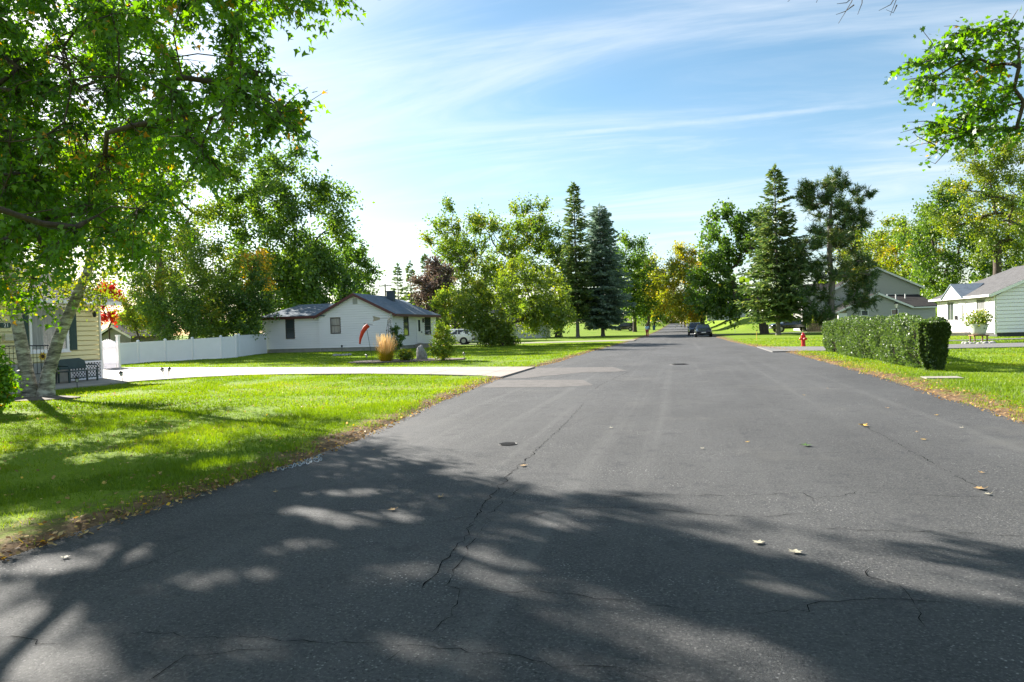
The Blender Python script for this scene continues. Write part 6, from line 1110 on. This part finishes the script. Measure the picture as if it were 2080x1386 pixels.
# ------------------------------------------------------------------ people
def person(loc, rz, label, shirt, trousers, hair, H=1.68, step=0.18, skin=(0.30, 0.18, 0.12)):
    t = root('person', loc, label, 'person', None, rz); k = H / 1.7
    def skinned(name, nodes, edges, m, sub=2, rootv=0):
        me = bpy.data.meshes.new(name); me.from_pydata([tuple(c * k for c in n[0]) for n in nodes], edges, []); me.materials.append(m); o = bpy.data.objects.new(name, me); C.objects.link(o); o.parent = t
        o.modifiers.new('skin', 'SKIN'); 
        for i, s in enumerate(me.skin_vertices[0].data): s.radius = (nodes[i][1] * k, nodes[i][1 if len(nodes[i]) < 3 else 2] * k); s.use_root = (i == rootv)
        sb = o.modifiers.new('subd', 'SUBSURF'); sb.levels = sub; sb.render_levels = sub; return o
    s = step
    N_ = [((0, 0, .95), .15, .11), ((0, .01, 1.12), .13, .10), ((0, .0, 1.32), .17, .11), ((0, 0, 1.44), .07), ((0, .02, 1.52), .055), ((0, .03, 1.60), .095, .105), ((0, .03, 1.67), .07, .08),
          ((-.19, 0, 1.38), .06), ((-.25, -.06, 1.12), .045), ((-.23, .05, .90), .035), ((-.22, .09, .80), .036, .02), ((.19, 0, 1.38), .06), ((.25, .06, 1.12), .045), ((.23, .16, .92), .035), ((.22, .2, .82), .036, .02),
          ((-.10, 0, .88), .095), ((-.10, s * .7, .50), .065), ((-.10, s * .5, .10), .045), ((-.10, s * .5 + .14, .04), .04, .03), ((.10, 0, .88), .095), ((.10, -s * .4, .50), .065), ((.10, -s * 1.4, .12), .045), ((.10, -s * 1.4 + .13, .05), .04, .03)]
    E_ = [(0, 1), (1, 2), (2, 3), (3, 4), (4, 5), (5, 6), (2, 7), (7, 8), (8, 9), (9, 10), (2, 11), (11, 12), (12, 13), (13, 14), (0, 15), (15, 16), (16, 17), (17, 18), (0, 19), (19, 20), (20, 21), (21, 22)]
    skinned('body', N_, E_, mat('skin_tone', skin, 0.6))
    g = .018; sh = [0, 1, 2, 7, 8, 11, 12]; mp = {a: i for i, a in enumerate(sh)}
    skinned('shirt', [(N_[a][0], N_[a][1] + g, (N_[a][2] if len(N_[a]) > 2 else N_[a][1]) + g) for a in sh], [(mp[a], mp[b]) for a, b in E_ if a in mp and b in mp], shirt)
    tr = [0, 15, 16, 17, 19, 20, 21]; mp2 = {a: i for i, a in enumerate(tr)}
    skinned('trousers', [(N_[a][0], N_[a][1] + g, (N_[a][2] if len(N_[a]) > 2 else N_[a][1]) + g) for a in tr], [(mp2[a], mp2[b]) for a, b in E_ if a in mp2 and b in mp2], trousers)
    skinned('hair', [((0, -.01, 1.60), .105), ((0, .0, 1.70), .085), ((0, -.05, 1.52), .06)], [(0, 1), (0, 2)], hair)
    for sg, y in ((-1, s * .5 + .06), (1, -s * 1.4 + .06)): MB().hexa([(sg * .10 * k - .045, y - .1, 0.0), (sg * .10 * k + .045, y - .1, 0), (sg * .10 * k + .04, y + .16, 0), (sg * .10 * k - .04, y + .16, 0), (sg * .10 * k - .04, y - .09, .09), (sg * .10 * k + .04, y - .09, .09), (sg * .10 * k + .03, y + .13, .05), (sg * .10 * k - .03, y + .13, .05)]).build('shoe', BLACK, t, local=True, bevel=.01)
    return t
pp = GP(1315, 686); person((pp[0], pp[1], 0.0), math.radians(180), 'person in pale blue top and red trousers walking on the left of the street', mat('shirt_blue', (0.32, 0.50, 0.66), 0.8), mat('trousers_red', (0.34, 0.03, 0.05), 0.8), mat('hair_dark', (0.02, 0.015, 0.012), 0.6), 1.62)
q = spot(1392, 175); person((q[0], q[1], float(road_z(q[1]))), 0.3, 'tiny dark-clothed person far up the street', mat('cloth_black', (0.015, 0.015, 0.018), 0.8), mat('cloth_black2', (0.02, 0.02, 0.024), 0.8), mat('hair_dark', (0.02, 0.015, 0.012), 0.6), 1.75)

# ------------------------------------------------------------------ lawn grass, fallen leaves
HOUSES = [[(-32.2, 5), (-23.4, 5), (-23.4, 23.8), (-32.2, 23.8)], [(-37.8, 55.2), (-24.3, 55.2), (-24.3, 66.6), (-37.8, 66.6)], [(20.6, 52.8), (30, 52.8), (30, 64), (20.6, 64)], [(-25.0, 60), (-22.9, 60), (-22.9, 63), (-25.0, 63)], [(19, 56.6), (21, 56.6), (21, 60.8), (19, 60.8)]]
FOOT = [(12.5, 45.6), (13, 46.6), (20.4, 48.6), (40, 49.6), (40, 48.4), (21, 47.4)]
COVER = [(p_ + dx, q_ + dy) for (p_, q_), dx, dy in [((GP(1913, 769)[0], GP(1913, 769)[1]), a, b) for a, b in ((-.4, -.26), (.4, -.26), (.4, .26), (-.4, .26))]]
MULCH = [(pb[0] + 1.15 * math.cos(a), pb[1] + 0.7 * math.sin(a)) for a in np.linspace(0, 6.283, 13)[:-1]]
GRASS = leafmat('lawn_blade', [(0.0, (0.065, 0.120, 0.009)), (0.45, (0.125, 0.205, 0.012)), (0.85, (0.185, 0.25, 0.018)), (1.0, (0.32, 0.25, 0.10))], 0.42, 0.03, 0.5, 1.05)
def lawn(name, label, x0, x1, y0, y1, zones, seed):
    """zones = (near, far, blades per square metre, height, width)"""
    r = np.random.default_rng(seed); PV = []; TT = []
    for dn, df, dens, hh, ww in zones:
        xa, xb = max(x0, -1.1 * df), min(x1, 0.52 * df); ya, yb = max(y0, 0.55 * dn), min(y1, 1.22 * df if x0 > 0 else df * 1.03)
        n = int((xb - xa) * (yb - ya) * dens); x = r.uniform(xa, xb, n); y = r.uniform(ya, yb, n)
        c = np.stack([x, y, np.zeros(n) - CAM_H], 1) @ ROT; q_ = (-c[:, 2] > dn) & (-c[:, 2] < df) & (c[:, 0] > 0.875 * c[:, 2]) & (c[:, 0] < -0.875 * c[:, 2]); x, y = x[q_], y[q_]; n = len(x)
        c = np.stack([x, y, np.zeros(n) - CAM_H], 1) @ ROT; dep = -c[:, 2]; px = 1040 + F * c[:, 0] / np.maximum(dep, 0.1); py = 693 - F * c[:, 1] / np.maximum(dep, 0.1)
        e = np.maximum(EL(y) - x, x - ER(y)); en = e + 0.9 * (vnoise(x * 1.1, y * 1.1, 21) - 0.5) + 0.35 * (vnoise(x * 4, y * 4, 22) - 0.5)
        k = (dep > dn) & (dep < df) & (px > -160) & (px < 2240) & (py < 1500) & (e > 0.02) & (en > 0.05 + 0.5 * r.uniform(size=n) ** 1.5)
        bare = vnoise(x * 0.55 + 9, y * 0.9, 31); k &= ~((bare > 0.74) & (r.uniform(size=n) < 0.8)); k &= r.uniform(size=n) < 0.45 + 0.55 * smooth(0.1, 0.5, vnoise(x * 2.3, y * 2.3, 33))
        for pg in HOUSES + [DRIVE, RDRIVE, BED, FOOT, COVER, MULCH, [(-4, 67.6), (-4, 72.6), (-29, 72), (-29, 68)]]: k &= ~inpoly(x, y, pg)
        x, y, dep = x[k], y[k], dep[k]; n = len(x); z = gz(x, y) - 0.006; a = r.uniform(0, 6.283, n); ht = hh * r.uniform(0.45, 1.35, n) * (0.65 + 0.7 * vnoise(x * 0.8, y * 0.8, 23)); w = ww * r.uniform(0.6, 1.3, n)
        b = np.stack([x, y, z], 1); s = np.stack([np.cos(a), np.sin(a), np.zeros(n)], 1) * w[:, None] * 0.5; la = r.uniform(0, 6.283, n); ln = np.stack([np.cos(la), np.sin(la), np.zeros(n)], 1) * (ht * r.uniform(0.1, 0.9, n))[:, None]
        PV.append(np.stack([b - s, b + s, b + ln + np.stack([np.zeros(n), np.zeros(n), ht], 1)], 1)); TT.append(np.clip(0.42 + 0.30 * (vnoise(x * 0.5, y * 0.5, 24) - 0.5) * 2 + 0.25 * (vnoise(x * 1.9, y * 1.9, 25) - 0.5) + 0.16 * r.normal(size=n) + 0.5 * smooth(1.2, 0.1, np.maximum(EL(y) - x, x - ER(y))) * r.uniform(size=n) * (1.0 if x0 > 0 else 0.5), 0, 1))
    V = np.concatenate(PV).reshape(-1, 3); o = np_mesh(name, V, np.arange(len(V)).reshape(-1, 3), 3, GRASS, None, np.concatenate(TT)); prop(o, label, 'grass', kind='stuff'); return o
lawn('lawn_grass', 'bright green mown grass of the left-hand lawns', -36, -4.4, 2.5, 64, [(0, 9, 3200, 0.06, 0.009), (9, 15, 1500, 0.06, 0.013), (15, 28, 420, 0.06, 0.025), (28, 70, 110, 0.055, 0.05)], 301)
lawn('verge_grass', 'bright green mown grass of the right-hand lawns', 3.4, 26, 9, 64, [(0, 22, 900, 0.06, 0.014), (22, 40, 260, 0.06, 0.03), (40, 70, 80, 0.055, 0.055)], 302)
def litter():
    r = np.random.default_rng(9); n = 9000; y = 3 + 45 * r.uniform(size=n) ** 1.6; left = r.uniform(size=n) < 0.4; off = np.abs(r.normal(size=n)) * np.where(left, 0.28, 0.6) - 0.10; x = np.where(left, EL(y) - off, ER(y) + off); m = 2200; x = np.concatenate([x, r.uniform(-17, -5.5, m)]); y = np.concatenate([y, r.uniform(5, 21, m)]); k = ~inpoly(x, y, DRIVE); x, y = x[k], y[k]; n = len(x)
    z = np.maximum(gz(x, y), 0) + 0.015 + 0.02 * r.uniform(size=n); a = r.uniform(0, 6.283, n); T = np.stack([np.cos(a), np.sin(a), r.normal(size=n) * 0.35], 1)
    s = 0.05; V = np.empty((n, 4, 3)); A = np.stack([-np.sin(a), np.cos(a), r.normal(size=n) * 0.4], 1); sz = s * r.uniform(0.3, 1.1, (n, 1)); P = np.stack([x, y, z], 1)
    for i, (u, v) in enumerate(DIAMOND): V[:, i] = P + sz * (A * u + T * v)
    o = np_mesh('leaf_litter', V.reshape(-1, 3), np.arange(n * 4).reshape(n, 4), 4, leafmat('dry_leaf', [(0, (0.09, 0.05, 0.03)), (0.5, (0.20, 0.12, 0.06)), (0.85, (0.34, 0.25, 0.14)), (1, (0.42, 0.26, 0.03))], 0.25, 0.02), None, r.uniform(0, 1, n)); prop(o, 'dry brown leaf litter along the road edges', 'leaf litter', kind='stuff')
litter()
def fallen_leaf(px, py, size, col, label, seed, group=None, curl=0.35):
    size *= 0.62; p = on_ground(px, py, 0.0); r = random.Random(seed); a = r.uniform(0, 6.28); ca, sa = math.cos(a), math.sin(a); mb = MB(); cen = (0, 0.42)
    V = [(0.0, 0.42 * size, 0.012)] + [(u * size, v * size, 0.012 + curl * size * ((u * u) + 0.35 * (v - 0.42) ** 2) * r.uniform(0.5, 1.3)) for u, v in MAPLE]; V = [(x * ca - y * sa, x * sa + y * ca, z) for x, y, z in V]; n = len(MAPLE); me = bpy.data.meshes.new('fallen_leaf'); t = root('fallen_leaf', (p[0], p[1], 0.0), label, 'leaf', group)
    mb.v = V; mb.f = [(0, 1 + i, 1 + (i + 1) % n) for i in range(n)]; m = mat('leaf_' + col[0], col[1], 0.7, noise=0.2, nscale=25); mb.build('blade', m, t, local=True); MB().tube([V[1], (V[1][0] - sa * -0.3 * size, V[1][1] - ca * 0.3 * size, 0.03)], 0.002, 4).build('stalk', m, t, local=True)
PALE = ('pale', (0.42, 0.38, 0.28)); TAN = ('tan', (0.40, 0.25, 0.10)); YELW = ('yellow', (0.48, 0.30, 0.05)); GRN_ = ('green', (0.06, 0.13, 0.02))
fallen_leaf(1548, 1107, 0.13, PALE, 'left one of the two pale maple leaves lying in the tree shadow', 1); fallen_leaf(1614, 1127, 0.14, PALE, 'right one of the two pale maple leaves lying in the tree shadow', 2); fallen_leaf(2000, 995, 0.15, TAN, 'curled tan leaf on the asphalt at the far right', 3); fallen_leaf(2012, 1006, 0.09, PALE, 'small pale leaf just below the curled tan leaf', 4)
fallen_leaf(1748, 866, 0.20, YELW, 'upright yellow leaf standing on the sunlit asphalt at right', 5, None, 0.9); fallen_leaf(1630, 907, 0.2, GRN_, 'fresh green leaf sprig lying on the sunlit asphalt', 6, None, 0.5); fallen_leaf(804, 1037, 0.12, TAN, 'tan leaf on the road left of the long crack', 7); fallen_leaf(1068, 948, 0.13, TAN, 'brown leaf beside the long central crack', 8); fallen_leaf(898, 1010, 0.11, TAN, 'light brown leaf in a sunny patch left of the crack', 9)
rl = random.Random(12)
for i, (px, py, lab) in enumerate([(1425, 913, 'small leaf lying alone left of the green sprig'), (1521, 900, 'small pale leaf nearest left of the green sprig'), (1862, 879, 'upper of two small leaves right of the upright yellow leaf'), (1875, 895, 'lower of two small leaves right of the upright yellow leaf'), (1632, 804, 'tiny leaf far up the sunlit right lane'), (1955, 870, 'small leaf near the right grass edge'),
    (1990, 962, 'small leaf above the curled tan leaf'), (1800, 830, 'small leaf between upright yellow leaf and hedge'), (1905, 845, 'small leaf below the concrete cover near the grass'), (1680, 790, 'tiny leaf nearest to the right verge by the hedge'), (350, 1030, 'small leaf by the left road edge below the chalk mark'), (410, 1010, 'second small leaf by the left road edge below the chalk mark'), (130, 1137, 'leaf at the lower left edge of the road'), (560, 1000, 'small leaf just right of the chalk mark'), (760, 915, 'small leaf at the left end of the tree shadow edge'), (1240, 870, 'small leaf right of the near manhole cover')]):
    fallen_leaf(px, py, rl.uniform(0.07, 0.11), rl.choice([TAN, YELW, PALE]), lab, 20 + i, 'small dry leaves on the road')
